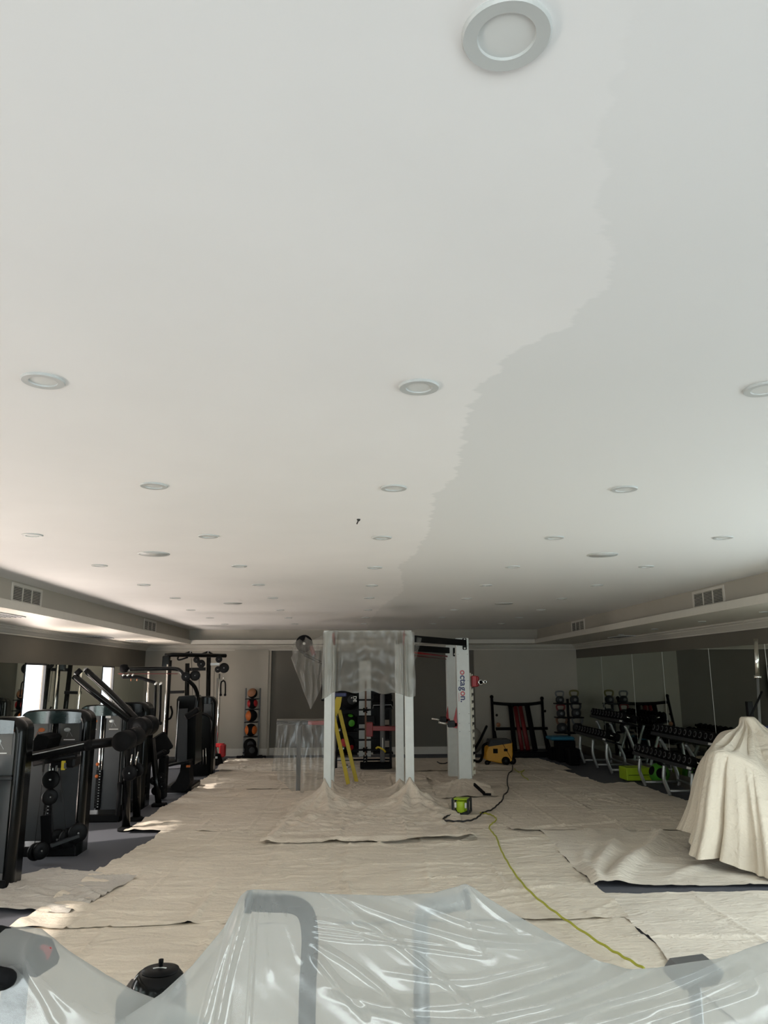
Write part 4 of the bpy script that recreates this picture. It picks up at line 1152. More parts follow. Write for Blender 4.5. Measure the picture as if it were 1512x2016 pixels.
# --- machine C2: the dark tower just behind
Y0 = 11.5
xr = PY(298, 1500, Y0 + .45).x
C2 = thing('weight_machine', 'black weight tower standing right behind the lever machine, turned edge on', 'gym machine', (xr - .2, Y0 + .3, 0))
tower(C2, xr - .3, Y0, .60, .45, 1.47, cap='gloss', placards=False)
B().bb(xr - .55, xr - .06, Y0 - .2, Y0 + .1, 0, .13, .02).build('low_base', 'black', C2)
# pale cloth added behind the frames
o = B().grid(24, 16, lambda u, v: (lerp(-3.75, -3.25, u), 12.6 - .25 * math.sin(v * PI / 2) + .03 * math.sin(u * 14), .75 * (1 - v) + .02 + .03 * math.sin(u * 9))).build('pale_cloth', 'print')
tag(o, 'pale cloth hanging behind the weight machines', 'towel'); recenter(o, (-3.5, 12.5, 0))
# --- machine D: leg machine with seat, slanted front leg and a rounded shroud foot
Dm = thing('press_machine', 'black shoulder press machine with tall curved arm and padded seat', 'gym machine', (-2.95, 12.9, 0))
Y0 = 13.1
bt = PZ(312, 1588, 0); tp = PY(300, 1455, 12.0)
rod(Dm, [tp, PY(306, 1520, 11.95), Vector((bt.x, bt.y, .03))], .045, 'gloss', 'front_leg', 12)
B().bb(bt.x - .09, bt.x + .11, bt.y - .07, bt.y + .07, 0, .05, .012).build('foot_pad', 'matte', Dm)
for (px, py) in ((303, 1537), (306, 1557), (318, 1530), (319, 1548)): wheel(Dm, PY(px, py, 11.9), .06, 'roller', 'matte')
B().bar(PY(306, 1450, 12.3), PY(325, 1482, 12.3), .30, .08, up=(0, 1, 0), bev=.02).build('seat_back', 'matte', Dm)
B().bar(PY(308, 1490, 12.3), PY(330, 1478, 12.3), .32, .09, up=(0, 0, 1), bev=.03).build('seat', 'matte', Dm)
B().bb(PY(313, 1500, 12.4).x, PY(330, 1500, 12.4).x, 12.3, 12.5, 0.02, PY(320, 1488, 12.4).z, .02).build('seat_post', 'black', Dm)
# rounded shroud foot
yy = 12.9
P_ = [PY(335, 1556, yy), PY(336, 1548, yy), PY(346, 1538, yy), PY(354, 1520, yy), PY(356, 1505, yy), PY(372, 1503, yy), PY(374, 1540, yy), PY(370, 1552, yy), PY(362, 1558, yy)]
for q in P_: q.z = max(q.z, .01)
B().prism(P_, (0, 0, 0), (0, .3, 0)).build('shroud_foot', 'matte', Dm)
B().bar(PY(330, 1507, 12.8), PY(376, 1497, 12.8), .3, .03).build('lower_arm', 'black', Dm)
B().bb(PY(368, 1507, 12.75).x, PY(375, 1507, 12.75).x, 12.7, 12.74, PY(370, 1510, 12.75).z, PY(370, 1506, 12.75).z).build('orange_tab', 'orange', Dm)
# main shell: tapered grey-black body
yy = 13.25
sh = [PY(346, 1505, yy), PY(348, 1377, yy), PY(352, 1371, yy), PY(382, 1369, yy), PY(386, 1374, yy), PY(384, 1505, yy)]
B().prism(sh, (0, 0, 0), (0, .55, 0)).build('body_shell', 'gloss', Dm)
B().bar(PY(360, 1395, yy - .02), PY(358, 1500, yy - .02), .16, .02, up=(0, 1, 0)).build('shell_panel', 'dgrey', Dm)
rod(Dm, [PY(352, 1380, yy - .03), PY(345, 1495, yy - .03)], .008, 'silver', 'edge_trim', 6)
B().bb(PY(334, 1490, 13.4).x, PY(386, 1490, 13.4).x, 13.1, 13.9, 0, .1, .02).build('base', 'black', Dm)
# press arm
yp = 12.9
rod(Dm, smooth_path([PY(386, 1395, yp + .2), PY(389, 1372, yp + .2), PY(383, 1352, yp + .1), PY(366, 1335, yp), PY(355, 1321, yp), PY(342, 1316.5, yp), PY(300, 1316.5, yp), PY(252, 1317, yp)]), .032, 'gloss', 'press_arm', 12)
B().bar(PY(366, 1412, yp), PY(392, 1396, yp), .2, .09, up=(0, 0, 1), bev=.02).build('arm_socket', 'black', Dm)
wheel(Dm, PY(366, 1332, yp - .06), .075); wheel(Dm, PY(384, 1330, yp - .04), .085)
B().lathe([(0, -.05), (.06, -.05), (.07, 0), (.06, .05), (0, .05)], PY(244, 1316, yp), (1, 0, 0), n=18).build('handle_hub', 'matte', Dm)
rod(Dm, smooth_path([PY(240, 1333, yp), PY(270, 1333, yp), PY(290, 1339, yp), PY(306, 1344, yp)]), .028, 'black', 'lower_lever', 10)
for px in (243, 252, 262): B().ball(PY(px, 1329, yp - .02), .025, 10, 6).build('adjuster_ball', 'chrome', Dm)
for px in (258, 270): B().cyl(PY(px, 1334, yp), PY(px, 1341, yp), .012, 8).build('pin', 'brown', Dm)
for (px, p2) in ((307, 304), (317, 314)):
    rod(Dm, [PY(px, 1344, yp), PY(p2, 1424, yp)], .02, 'black', 'link_rod', 8)
    B().ball(PY(px, 1346, yp - .02), .028, 10, 6).build('rod_end', 'chrome', Dm); B().ball(PY(p2 + 2, 1424, yp - .02), .03, 10, 6).build('rod_joint', 'matte', Dm)
rod(Dm, [PY(233, 1326.5, yp), PY(350, 1326.5, yp)], .006, 'dred', 'tie_rod', 6)
# --- machine E: rounded tower at the edge of the cloth
Y0 = 15.2
Em = thing('weight_machine', 'black weight tower with rounded shoulder beside the cable crossover', 'gym machine', (-2.95, Y0 + .2, 0))
xr = PY(417, 1450, Y0).x
O = rrect(.44, PY(400, 1405, Y0).z, .2)
def P2(L, y, s_=1): return [Vector((xr - .22 + x * s_, y, z)) for x, z in L]
B().prism(P2(O, Y0), (0, 0, 0), (0, .04, 0)).build('smoked_shield', 'gloss', Em)
B().tube([Vector((xr - .22 + x, Y0 - .02, z)) for x, z in O], .028, 10).build('guard_rail', 'gloss', Em)
xc = PY(398, 1450, Y0 + .2).x
tower(Em, xc - .05, Y0 + .25, .5, .35, 1.45, cap='gloss', placards=False)
wheel(Em, PY(385, 1450, Y0 - .05), .06, 'crank_wheel'); rod(Em, smooth_path([PY(380, 1420, Y0 - .05), PY(386, 1440, Y0 - .06), PY(396, 1455, Y0 - .05)]), .012, 'matte', 'cable_loop', 8)
for k in range(4): rod(Em, [PY(390 + k * 5, 1482 - 3 * k, Y0 - .04), PY(388 + k * 6, 1505, Y0 - .04)], .006, 'chrome', 'chain', 6)
# --- cable crossover F at the back
Fm = thing('cable_crossover', 'tall black cable crossover with chrome columns beside the back pier', 'gym machine', (-3.5, 17.4, 0))
y1 = 16.4; y2 = 17.5
def colm(px_t, py_t, px_b, yy, r, m_, name):
    a = PY(px_t, py_t, yy); c = PY(px_b, 1500, yy); rod(Fm, [Vector((c.x, yy, .03)), a], r, m_, name, 12)
colm(334, 1300, 322, y1, .05, 'gloss', 'column'); colm(330, 1308, 321, y1 - .07, .022, 'chrome', 'guide_tube')
colm(292, 1322, 288, y1 + .1, .03, 'chrome', 'guide_tube')
colm(369, 1306, 366, y2, .05, 'gloss', 'column'); colm(411, 1294, 408, y2, .05, 'gloss', 'column')
colm(433, 1326, 426, y2 - .2, .028, 'chrome', 'guide_tube'); colm(428, 1335, 422, y2 - .15, .012, 'silver', 'guide_tube')
rod(Fm, [PY(325, 1290, y1), PY(340, 1289, y1), PY(444, 1291, y2)], .045, 'gloss', 'top_beam', 10)
B().bb(PY(320, 1300, y1).x, PY(335, 1300, y1).x, y1 - .05, y1 + .06, PY(327, 1320, y1).z, PY(327, 1291, y1).z, .02).build('column_head', 'gloss', Fm)
B().bar(PY(366, 1318, y2), PY(405, 1317, y2), .05, .07).build('cross_brace', 'black', Fm)
B().bar(PY(332, 1363, y2 - .2), PY(362, 1362, y2 - .2), .06, .13, up=(0, 1, 0)).build('cross_brace', 'black', Fm)
B().bar(PY(411, 1308, y2), PY(432, 1307, y2), .04, .05).build('outrigger', 'silver', Fm)
for (px, py, r) in ((387, 1299, .07), (396, 1307, .09), (431, 1298, .075), (441, 1315, .11), (429, 1318, .07)): wheel(Fm, PY(px, py, y2 - .25), r)
rod(Fm, smooth_path([PY(352, 1291, y1 + .3), PY(350, 1297, y1 + .3), PY(354, 1299, y1 + .3), PY(370, 1294, y1 + .3)]), .018, 'matte', 'pull_up_grip', 8)
for (pa, pb_, pc) in (((355, 1290), (375, 1283), (380, 1289)), ((391, 1290), (410, 1283), (422, 1290))):
    rod(Fm, [PY(*pa, y2), PY(*pb_, y2), PY(*pc, y2)], .02, 'matte', 'pull_up_grip', 8); B().ball(PY(*pb_, y2), .024, 10, 6).build('grip_cap', 'silver', Fm)
rod(Fm, smooth_path([PY(440, 1340, y2 - .3), PY(435, 1345, y2 - .3), PY(434.5, 1367, y2 - .3)]) , .016, 'matte', 'rope_handle', 8)
rod(Fm, smooth_path([PY(440, 1340, y2 - .3), PY(443.5, 1345, y2 - .3), PY(443.5, 1367, y2 - .3)]), .016, 'matte', 'rope_handle', 8)
for px in (434.5, 443): B().ball(PY(px, 1368, y2 - .3), .028, 10, 6).build('rope_knob', 'matte', Fm)
rod(Fm, [PY(440, 1327, y2 - .3), PY(440, 1340, y2 - .3)], .006, 'chrome', 'snap_hook', 6)
for (pa, pb_) in (((377, 1296), (379, 1370)), ((422, 1320), (419, 1478)), ((392, 1320), (392, 1380))): rod(Fm, [PY(*pa, y2 - .2), PY(*pb_, y2 - .2)], .005, 'wire', 'steel_cable', 6)
rod(Fm, smooth_path([PY(336, 1390, y1), PY(339, 1402, y1), PY(336, 1413, y1), PY(331, 1416, y1)]), .02, 'matte', 'hanging_strap', 8)
B().bb(-4.3, -2.75, 17.2, 17.7, 0, .07, .015).build('base', 'black', Fm)
# red bucket-like footing with a black cone block
q = PZ(427, 1507, 0)
rt_ = thing('red_foot_unit', 'red low pulley unit on a black tapered block by the crossover', 'gym accessory', (q.x, q.y, 0))
B().lathe([(.14, 0), (.13, .03), (.075, .18), (.06, .22)], (q.x, q.y, .02), n=4).build('black_block', 'matte', rt_)
B().bb(q.x - .15, q.x - .05, q.y + .02, q.y + .2, .2, .42, .03).bb(q.x + .03, q.x + .15, q.y + .02, q.y + .2, .16, .42, .02).bb(q.x - .12, q.x + .12, q.y + .05, q.y + .17, .36, .44, .01).build('red_housing', 'red', rt_)
B().bb(q.x - .03, q.x + .02, q.y - .1, q.y - .08, .15, .19).build('white_tag', 'print', rt_)
# ================================================================ RIGHT SIDE AND LOOSE THINGS
# --- yellow vacuum
VY = 16.3
def V(px, py, d=0): return PY(px, py, VY + d)
c0 = V(982, 1508)
vc = thing('wet_dry_vacuum', 'yellow wheeled vacuum cleaner with black lid and hose on the drop cloths', 'vacuum', (c0.x, VY + .2, 0))
P_ = [V(957, 1500), V(957, 1486), V(962, 1472), V(969, 1466), V(1006, 1463), V(1009, 1464), V(1010, 1488), V(1008, 1502), V(986, 1506)]
for q in P_: q.z += .03
bd = B().prism(P_, (0, 0, 0), (0, .42, 0)).build('body', 'vacyellow', vc)
mm = bd.modifiers.new('bevel', 'BEVEL'); mm.width = .02; mm.segments = 2
B().prism([V(962, 1470, -.01), V(966, 1457, -.01), V(1004, 1456, -.01), V(1008, 1463, -.01)], (0, 0, 0), (0, .44, 0)).build('lid', 'dgrey', vc)
B().bb(V(971, 1483).x, V(980, 1483).x, VY - .008, VY, V(975, 1486).z + .03, V(975, 1477).z + .03, .004).build('badge', 'matte', vc)
B().bar(V(989, 1466, -.006) + Vector((0, 0, .03)), V(1007, 1497, -.006) + Vector((0, 0, .03)), .008, .012, up=(0, 1, 0)).build('strap', 'matte', vc)
B().bb(V(992, 1480).x, V(999, 1480).x, VY - .02, VY, V(995, 1482).z + .03, V(995, 1477).z + .03).build('latch', 'matte', vc)
for (px, r, d) in ((959, .05, 0), (996, .085, -.03), (1009, .075, .1), (962, .05, .4), (999, .085, .42)):
    x = V(px, 1500, d).x
    w_ = B().lathe([(0, -.025), (r * .85, -.025), (r, -.012), (r, .012), (r * .85, .025), (0, .025)], (x, VY + d, r + .025), (0, -1, 0), n=22).build('wheel', 'matte', vc)
    B().lathe([(0, .008), (r * .3, .006), (r * .35, 0)], (x, VY + d - .025, r + .025), (0, -1, 0), n=12).build('hub', 'dgrey', w_)
hz = smooth_path([V(964, 1462, .2), V(952, 1468, .25), V(950, 1486, .2), V(946, 1497, .15), V(938, 1499, .2), V(930, 1492, .5), V(935, 1475, .8), V(946, 1455, 1.1), V(958, 1430, 1.6)], 8)
for q in hz: q.z = max(q.z, .055)
B().tube(hz, .028, 10).build('hose', 'matte', vc)
# --- floor nozzle tube near the rig, dark loop
o = B().tube(smooth_path([PZ(861, 1500, .03), PZ(866, 1503, .03), PZ(875, 1503.5, .03), PZ(884, 1500, .03)]), .014, 8).build('loose_hose', 'wire')
tag(o, 'short dark hose end lying on the cloth behind the lettered upright', 'hose'); recenter(o, PZ(870, 1502, 0))

# --- site work light / radio
RY = 10.75
p = PZ(909, 1606, 0)
rl = thing('work_radio', 'lime green and charcoal caged work radio on the drop cloths', 'radio', (p.x, p.y, 0))
rx, ry, rz = p.x, p.y, .03
Rr = Matrix.Rotation(-.35, 3, 'Z')
def rbox(b_, c, s_, bev=.006): return b_.box(Vector((rx, ry, rz)) + Rr @ Vector(c), s_, Rr, bev)
rbox(B(), (0, .03, .095), (.15, .13, .16), .03).build('body', 'lime', rl)
rbox(B(), (0, .02, .185), (.20, .17, .015)).build('top_panel', 'lime', rl)
cg = B()
for sx in (-1, 1):
    for z in (.02, .18): rbox(cg, (sx * .105, .02, z), (.025, .2, .03))
    for y in (-.07, .11): rbox(cg, (sx * .105, y, .1), (.028, .03, .18))
rbox(cg, (0, .02, .015), (.22, .2, .03)); cg.build('roll_cage', 'dgrey', rl)
for sx in (-1, 1):
    rbox(B(), (sx * .07, -.055, .11), (.03, .02, .07), .008).build('speaker_window', 'print', rl)
B().lathe([(.05, -.07), (.055, -.06), (.055, .06), (.05, .07)], Vector((rx, ry, rz)) + Rr @ Vector((0, -.035, .09)), (0, 0, 1), n=22).build('drum', 'lime', rl)

# --- cables
def cable(name, label, pix, r, m_, z=.045):
    pts = smooth_path([PZ(a, b_, z) for a, b_ in pix], 8)
    for i, q in enumerate(pts): q.z = z + .004 * math.sin(i * 1.3)
    o = B().tube(pts, r, 8).build(name, m_); tag(o, label, 'cable'); recenter(o, (pts[0].x, pts[0].y, 0))
cable('power_cable', 'black power cable wriggling from the vacuum to the work radio', [(1009, 1507), (1008, 1517), (1002, 1522), (999, 1532), (999, 1545), (1001, 1551), (998, 1560), (992, 1565), (989, 1575), (980, 1584), (968, 1594), (950, 1600), (944, 1606), (930, 1614), (905, 1617), (876, 1615), (873, 1612), (880, 1607), (893, 1602)], .011, 'wire', .06)
cable('extension_cable', 'yellow green cable running across the drop cloths to the polythene', [(945, 1600), (960, 1602), (972, 1607), (977, 1614), (968, 1622), (963, 1629), (968, 1637), (978, 1650), (984, 1668), (995, 1690), (1015, 1722), (1045, 1757), (1085, 1790), (1130, 1822), (1190, 1862), (1230, 1885), (1268, 1907)], .0085, 'ywire', .05)
cable('thin_cable', 'thin green lead curling on the cloth below the storage frame', [(1012, 1513), (1022, 1520), (1032, 1516), (1026, 1524), (1040, 1535)], .008, 'ywire', .05)
b_ = B().prism([PZ(933, 1560, .05), PZ(937, 1575, .05), PZ(948, 1576, .05), PZ(940, 1570, .05)], (0, 0, 0), (0, 0, .02))
a = PZ(934, 1560, .04)
o = B().bar(a + Vector((0, 0, .12)), a + Vector((.10, -.35, .03)), .03, .05, bev=.006).bar(a + Vector((.08, -.33, .02)), a + Vector((.2, -.36, .02)), .05, .03, bev=.006).build('floor_nozzle', 'matte')
tag(o, 'small black angled tool leaning at the foot of the lettered upright', 'tool'); recenter(o, (a.x, a.y, 0))

# --- storage frame with leaning weighted tubes
SFY = 18.4
def Q(px, py, d=0): return PY(px, py, SFY + d)
sf = thing('tube_rack', 'black slanted storage frame against the back wall behind the vacuum', 'rack', (Q(1025, 1484).x, SFY, 0))
def g0(px, d): q = PY(px, 1486, SFY + d); return Vector((q.x, SFY + d, .02))
for (pt, pb_) in (((968, 1372), 975), ((1067, 1375), 1080)):
    B().tube([g0(pb_, -.1), Q(pt[0] + 3, pt[1] + 60, .1), Q(*pt, .3)], .035, 8).build('upright', 'black', sf)
    B().tube([g0(pb_ + 8, -.45), Q(pt[0] + 6, 1440, 0)], .025, 8).build('rear_strut', 'black', sf)
    B().ball(Q(*pt, .3), .045, 12, 8).build('end_cap', 'matte', sf)
B().tube(smooth_path([Q(970, 1384, .25), Q(1000, 1386.5, .25), Q(1040, 1386.5, .25), Q(1068, 1383, .25)]), .036, 8).build('top_rail', 'black', sf)
B().tube([Q(976, 1435, .05), Q(1078, 1434, .05)], .034, 8).build('middle_rail', 'black', sf)
B().bb(Q(962, 1480).x, Q(1090, 1480).x, SFY - .5, SFY + .2, 0.0, .13, .02).build('base_tray', 'black', sf)
for (px, py, r) in ((978, 1408, .03), (980, 1425, .03), (1073, 1400, .03)): B().ball(Q(px, py, .05), r, 10, 6).build('peg', 'matte', sf)
B().lathe([(0, .02), (.05, .02), (.05, 0)], Q(981, 1427, .02), (0, -1, 0), n=14).build('orange_tag', 'brown', sf)
for i, (pt, pb_, r, m_, lab) in enumerate(((1005, 1014, .055, 'matte', 'black weighted tube leaning in the storage frame, next to the vacuum'), (1014, 1028, .048, 'dred', 'dark red weighted tube leaning in the storage frame beside the first black one'),
                                       (1024, 1040, .052, 'dred', 'dark red weighted tube leaning in the storage frame beside the last black one'), (1038, 1054, .062, 'matte', 'black weighted tube leaning in the storage frame, next to the kettlebells'))):
    a = PY(pb_, 1478, SFY - .28); a.z = .14; c = Q(pt, 1391, .12)
    t = thing('leaning_tube', lab, 'exercise tube', a)
    B().tube([a, c], r, 14).build('tube_body', m_, t)
    d = (c - a).normalized()
    B().tube([c - d * .005, c + d * .02], r * 1.06, 14).build('end_cap', 'matte', t)
# pale exercise ball
c = Q(949, 1446, .0); r = .33
o = B().ball((2.72, 18.25, r + .03), r, 32, 20).build('exercise_ball', 'wall'); tag(o, 'pale grey inflatable exercise ball by the back wall behind the toothed strip', 'ball'); recenter(o, (2.72, 18.25, .03))

# --- kettlebell stand
KY = 17.75
def K(px, py, d=0): return PY(px, py, KY + d)
ks = thing('kettlebell_stand', 'black three tier kettlebell stand beside the mirror corner', 'rack', (K(1122, 1490).x, KY, 0))
B().bar(Vector((K(1125, 1480).x, KY + .12, .0)), K(1117, 1376, .2), .055, .05, up=(0, 1, 0), bev=.006).build('pole', 'black', ks)
B().bb(K(1100, 1490).x, K(1146, 1490).x, KY - .2, KY + .3, 0, .04, .01).build('foot', 'black', ks)
def kettlebell(name, lab, c, r, hm):
    t = thing(name, lab, 'kettlebell', c)
    c = Vector(c)
    B().lathe([(0, 0), (r * .72, 0), (r * .92, r * .18), (r, r * .6), (r * .95, r * 1.05), (r * .72, r * 1.45), (r * .55, r * 1.55), (0, r * 1.6)], c, n=24, sy=.8).build('body', 'dgrey', t)
    h = smooth_path([c + Vector((-r * .6, 0, r * 1.3)), c + Vector((-r * .92, 0, r * 2.0)), c + Vector((-r * .78, 0, r * 2.5)), c + Vector((0, 0, r * 2.62)), c + Vector((r * .78, 0, r * 2.5)), c + Vector((r * .92, 0, r * 2.0)), c + Vector((r * .6, 0, r * 1.3))], 6)
    B().tube(h, r * .2, 10).build('handle', hm, t)
    B().lathe([(0, .006), (r * .35, .005), (r * .36, 0)], c + Vector((0, -r * .79, r * .72)), (0, -1, 0), n=20).build('weight_disc', 'grey', t)
for (py, items) in ((1384, ((1102.5, .098, 'grey', 'silver grey kettlebell on the top tier of the stand, beside the tube frame'), (1131, .104, 'olive', 'olive yellow handled kettlebell on the top tier of the stand'))),
                    (1411, ((1104.5, .100, 'dred', 'red handled kettlebell on the middle tier of the stand'), (1135, .112, 'dgrey', 'charcoal kettlebell on the middle tier of the stand'))),
                    (1441, ((1107, .122, 'bronze', 'brown handled kettlebell on the bottom tier of the stand'), (1138, .122, 'grey', 'large grey kettlebell on the bottom tier of the stand')))):
    for (px, r, hm, lab) in items:
        p = K(px, py, .02)
        sh = B().bb(p.x - r * 1.25, p.x + r * 1.2, KY - .12, KY + .16, p.z - .03, p.z, .006).build('shelf', 'black', ks)
        kettlebell('kettlebell', lab, (p.x, KY + .02, p.z + .002), r, hm)
    a, c = K(items[0][0] + 4, py, .14), K(items[1][0] - 4, py, .14)
    B().bar(a + Vector((0, 0, -.03)), c + Vector((0, 0, -.03)), .03, .03).build('cross_arm', 'black', ks)

# --- blue topped bench with black boxes
by = 16.9
bn = thing('step_bench', 'blue padded bench top on a black base in front of the kettlebell stand', 'bench', (PY(1112, 1490, by).x, by, 0))
a, c = PY(1084, 1452, by), PY(1140, 1455, by)
B().bb(a.x, c.x - .1, by - .05, by + .45, a.z - .06, a.z + .01, .025).build('blue_top', 'blue', bn)
B().bb(a.x + .16, c.x - .08, by, by + .4, .0, a.z - .06, .02).build('black_base', 'matte', bn)
B().bar((a.x + .25, by - .02, .3), (a.x + .3, by - .02, .02), .03, .03).build('front_leg', 'black', bn)
o = B().bb(PY(1084, 1480, 17.3).x, PY(1103, 1480, 17.3).x, 17.3, 17.6, 0, .27, .02).build('black_case', 'matte'); tag(o, 'low black case on the floor under the end of the blue bench', 'case'); recenter(o, (PY(1093, 1480, 17.3).x, 17.45, 0))
o = B().bb(PY(1120, 1480, 16.3).x, PY(1142, 1480, 16.3).x, 16.3, 16.62, 0, .34, .03).build('black_box', 'matte'); tag(o, 'black plyometric box between the bench and the dumbbell rack', 'box'); recenter(o, (PY(1131, 1480, 16.3).x, 16.45, 0))

# --- dumbbell racks along the mirrors
def rack(label, y0, y1, zl, zu, first_leg):
    t = thing('dumbbell_rack', label, 'rack', (5.1, (y0 + y1) / 2, 0))
    for (x, z, nm) in ((4.88, zl, 'lower_tier'), (5.22, zu, 'upper_tier')):
        b_ = B(); Rx = Matrix.Rotation(.28, 3, 'Y')
        tr = b_.box((x, (y0 + y1) / 2, z), (.30, y1 - y0, .03), Rx, .006).build(nm, 'black', t)
        B().box((x - .145, (y0 + y1) / 2, z + .07 - .02), (.018, y1 - y0, .05), Rx).build('label_rail', 'dgrey', tr)
        lb = B().box((x - .158, y0 + .09, z + .055), (.004, .14, .03), Rx); lb.build('size_label', 'print', tr)
    for y in (y0 + .15, lerp(y0, y1, .5), y1 - .15):
        B().tube(smooth_path([(4.80, y, zl - .02), (4.775, y, zl * .6), (4.80, y, .2), (4.86, y, .04)]), .03, 10).build('front_leg', 'silver', t)
        B().tube(smooth_path([(5.16, y, zu - .03), (5.30, y, .5), (5.40, y, .25), (5.42, y, .04)]), .03, 10).build('rear_leg', 'silver', t)
        B().tube([(4.84, y, .10), (5.42, y, .10)], .024, 10).build('foot_bar', 'silver', t)
    B().tube([(5.40, y0 + .15, .13), (5.40, y1 - .15, .13)], .02, 8).build('long_bar', 'silver', t)
    return t
rack('two tier dumbbell rack on curved silver legs next to the blue bench', 14.55, 16.55, .60, .93, 0)
rack('two tier dumbbell rack on curved silver legs behind the covered machine', 10.9, 13.2, .50, .82, 0)
def dumbbell():
    t = thing('dumbbell', 'x', 'dumbbell', (0, 0, 0))
    B().cyl((-.06, 0, 0), (.06, 0, 0), .016, 12).build('handle', 'chrome', t)
    for s_ in (-1, 1):
        h = B().lathe([(.0, 0), (.06, 0), (.072, .012), (.072, .07), (.064, .08), (0, .08)], (s_ * .06, 0, 0), (s_, 0, 0), n=20).build('head', 'matte', t)
        ar = [Vector((s_ * .1405, .04 * math.cos(a), .04 * math.sin(a))) for a in [lerp(.7, 5.6, k / 12) for k in range(13)]]
        B().tube(ar, .0045, 5).build('logo_ring', 'grey', h)
    return t
d0 = dumbbell(); first = True
for (y0, y1, zl, zu, place) in ((14.55, 16.55, .60, .93, 'next to the blue bench'), (10.9, 13.2, .50, .82, 'behind the covered machine')):
    for (x, z, tier) in ((4.88, zl, 'lower'), (5.22, zu, 'upper')):
        n = 11 if y0 > 14 else 13
        for k in range(n):
            y = lerp(y0 + .1, y1 - .1, k / (n - 1))
            lab = 'black round dumbbell on the %s tier of the rack %s' % (tier, place)
            o = d0 if first else dup(d0, (0, 0, 0)); first = False
            o.location = (x, y, z + .112); o.rotation_euler = (0, .28, 0)
            o['label'] = lab; o['group'] = '%s tier dumbbells %s' % (tier, place)

# --- lime step box and green ball
yy = 13.75
p = PZ(1268, 1536, .03)
o = B().bb(4.80, 5.24, 13.75, 14.15, .03, .24, .01).build('step_box', 'lime'); tag(o, 'lime green step box on the floor below the dumbbell rack', 'step box'); recenter(o, (5.0, 13.9, .03))
w_ = B().bb(4.83, 5.21, 13.742, 13.752, .12, .128)
ob = w_.build('black_line', 'matte', o)
ob.data.transform(Matrix.Translation((-5.0, -13.9, -.03)))
gc = Vector((5.22, 13.35, .2))
med_ball('medicine_ball', 'green and black ball on the floor beside the lime step box', gc, .17, 'green', 'matte', [((-.15, -1, .1), .52), ((-1, -.25, .35), .45), ((.2, -.3, 1), .45)])

# --- bumper plate tree and barbell beside the covered machine
py_ = 9.72
pt = thing('plate_tree', 'plate tree behind the covered machine holding coloured bumper plates', 'rack', (5.02, py_, 0))
B().bar((5.02, py_, 0), (5.02, py_, 1.5), .07, .07, up=(0, 1, 0), bev=.006).build('mast', 'black', pt)
B().bb(4.68, 5.36, py_ - .3, py_ + .3, 0, .05, .01).build('foot', 'black', pt)
for z in (.55, 1.0):
    B().cyl((5.02, py_ - .45, z), (5.02, py_ + .1, z), .025, 14).build('peg', 'chrome', pt)
for k, (z, m_, lab) in enumerate(((1.22, 'navy', 'blue'), (.92, 'yellow', 'yellow'))):
    pass
def bumper(label, c, r, m_):
    t = thing('bumper_plate', label, 'weight plate', (c[0], c[1], c[2] - r))
    B().lathe([(.03, -.035), (r * .92, -.035), (r, -.02), (r, .02), (r * .92, .035), (.03, .035), (.03, -.035)], c, (0, -1, 0), n=40).build('disc', m_, t)
    B().lathe([(.026, -.037), (.06, -.037), (.06, .037), (.026, .037), (.026, -.037)], c, (0, -1, 0), n=20).build('hub', 'chrome', t)
    B().lathe([(r * 1.002, -.006), (r * 1.012, 0), (r * 1.002, .006)], c, (0, -1, 0), n=40).build('black_band', 'matte', t)
for k in range(2): bumper(('navy bumper plate high on the plate tree, outer one', 'navy bumper plate high on the plate tree, inner one')[k], (5.02, py_ - .36 + .13 * k, 1.0), .225, 'navy')
for k in range(2): bumper(('yellow bumper plate low on the plate tree, outer one', 'yellow bumper plate low on the plate tree, inner one')[k], (5.02, py_ - .36 + .13 * k, .55), .225, 'yellow')
# barbell leaning on the covered machine's side
a = PY(1488, 1258, 9.3); c = PY(1500, 1510, 9.1)
d = (c - a).normalized(); e = a + d * ((a.z - .02) / -d.z)
bb_ = thing('barbell', 'chrome barbell standing upright beside the covered machine', 'barbell', e)
s0_ = a + d * .45
B().cyl(a, s0_, .025, 16).build('sleeve', 'chrome', bb_); B().cyl(s0_, s0_ + d * .035, .042, 18).build('collar', 'chrome', bb_); B().cyl(s0_ + d * .035, e, .0155, 14).build('shaft', 'silver', bb_)
# black strap handle poking up behind the cloth peak
o = B().tube([PY(1471, 1424, 8.6), PY(1488, 1388, 8.75), PY(1500, 1362, 8.85)], .012, 8).tube([PY(1472, 1420, 8.6), PY(1477, 1411, 8.62)], .02, 8).build('pull_handle', 'matte', ct)
# ================================================================ FOREGROUND: MACHINES UNDER POLYTHENE
FYR = 2.0
tr = thing('cross_trainer', 'grey tubular cross trainer seen dimly through the polythene', 'gym machine', (.1, 2.1, 0))
def G(px, py, d=.05): return PY(px, py + 7, FYR + d)
def down(p, z=.1): return Vector((p.x, p.y, z))
p1 = smooth_path([G(490, 1769), G(540, 1771), G(578, 1774), G(601, 1790), G(610, 1830), G(608, 1900), G(604, 2016), down(G(600, 2016))], 6)
B().tube(p1, .021, 14).build('handle_arm', 'matte', tr)
B().tube([G(484, 1769), G(496, 1769)], .025, 14).build('grip_end', 'matte', tr)
p2 = smooth_path([G(921, 1764, .12), G(880, 1774, .12), G(845, 1778, .12), G(830, 1800, .12), G(828, 1860, .12), G(830, 1960, .12), down(G(832, 2010, .12))], 6)
B().tube(p2, .021, 14).build('handle_arm', 'silver', tr)
B().tube([G(914, 1764, .12), G(924, 1763, .12)], .025, 14).build('grip_end', 'matte', tr)
B().bb(-.15, .45, 1.75, 2.4, 0.0, .12, .03).build('base', 'black', tr)
B().bb(.12, .2, 2.12, 2.2, .1, .86, .02).build('mast', 'grey', tr)
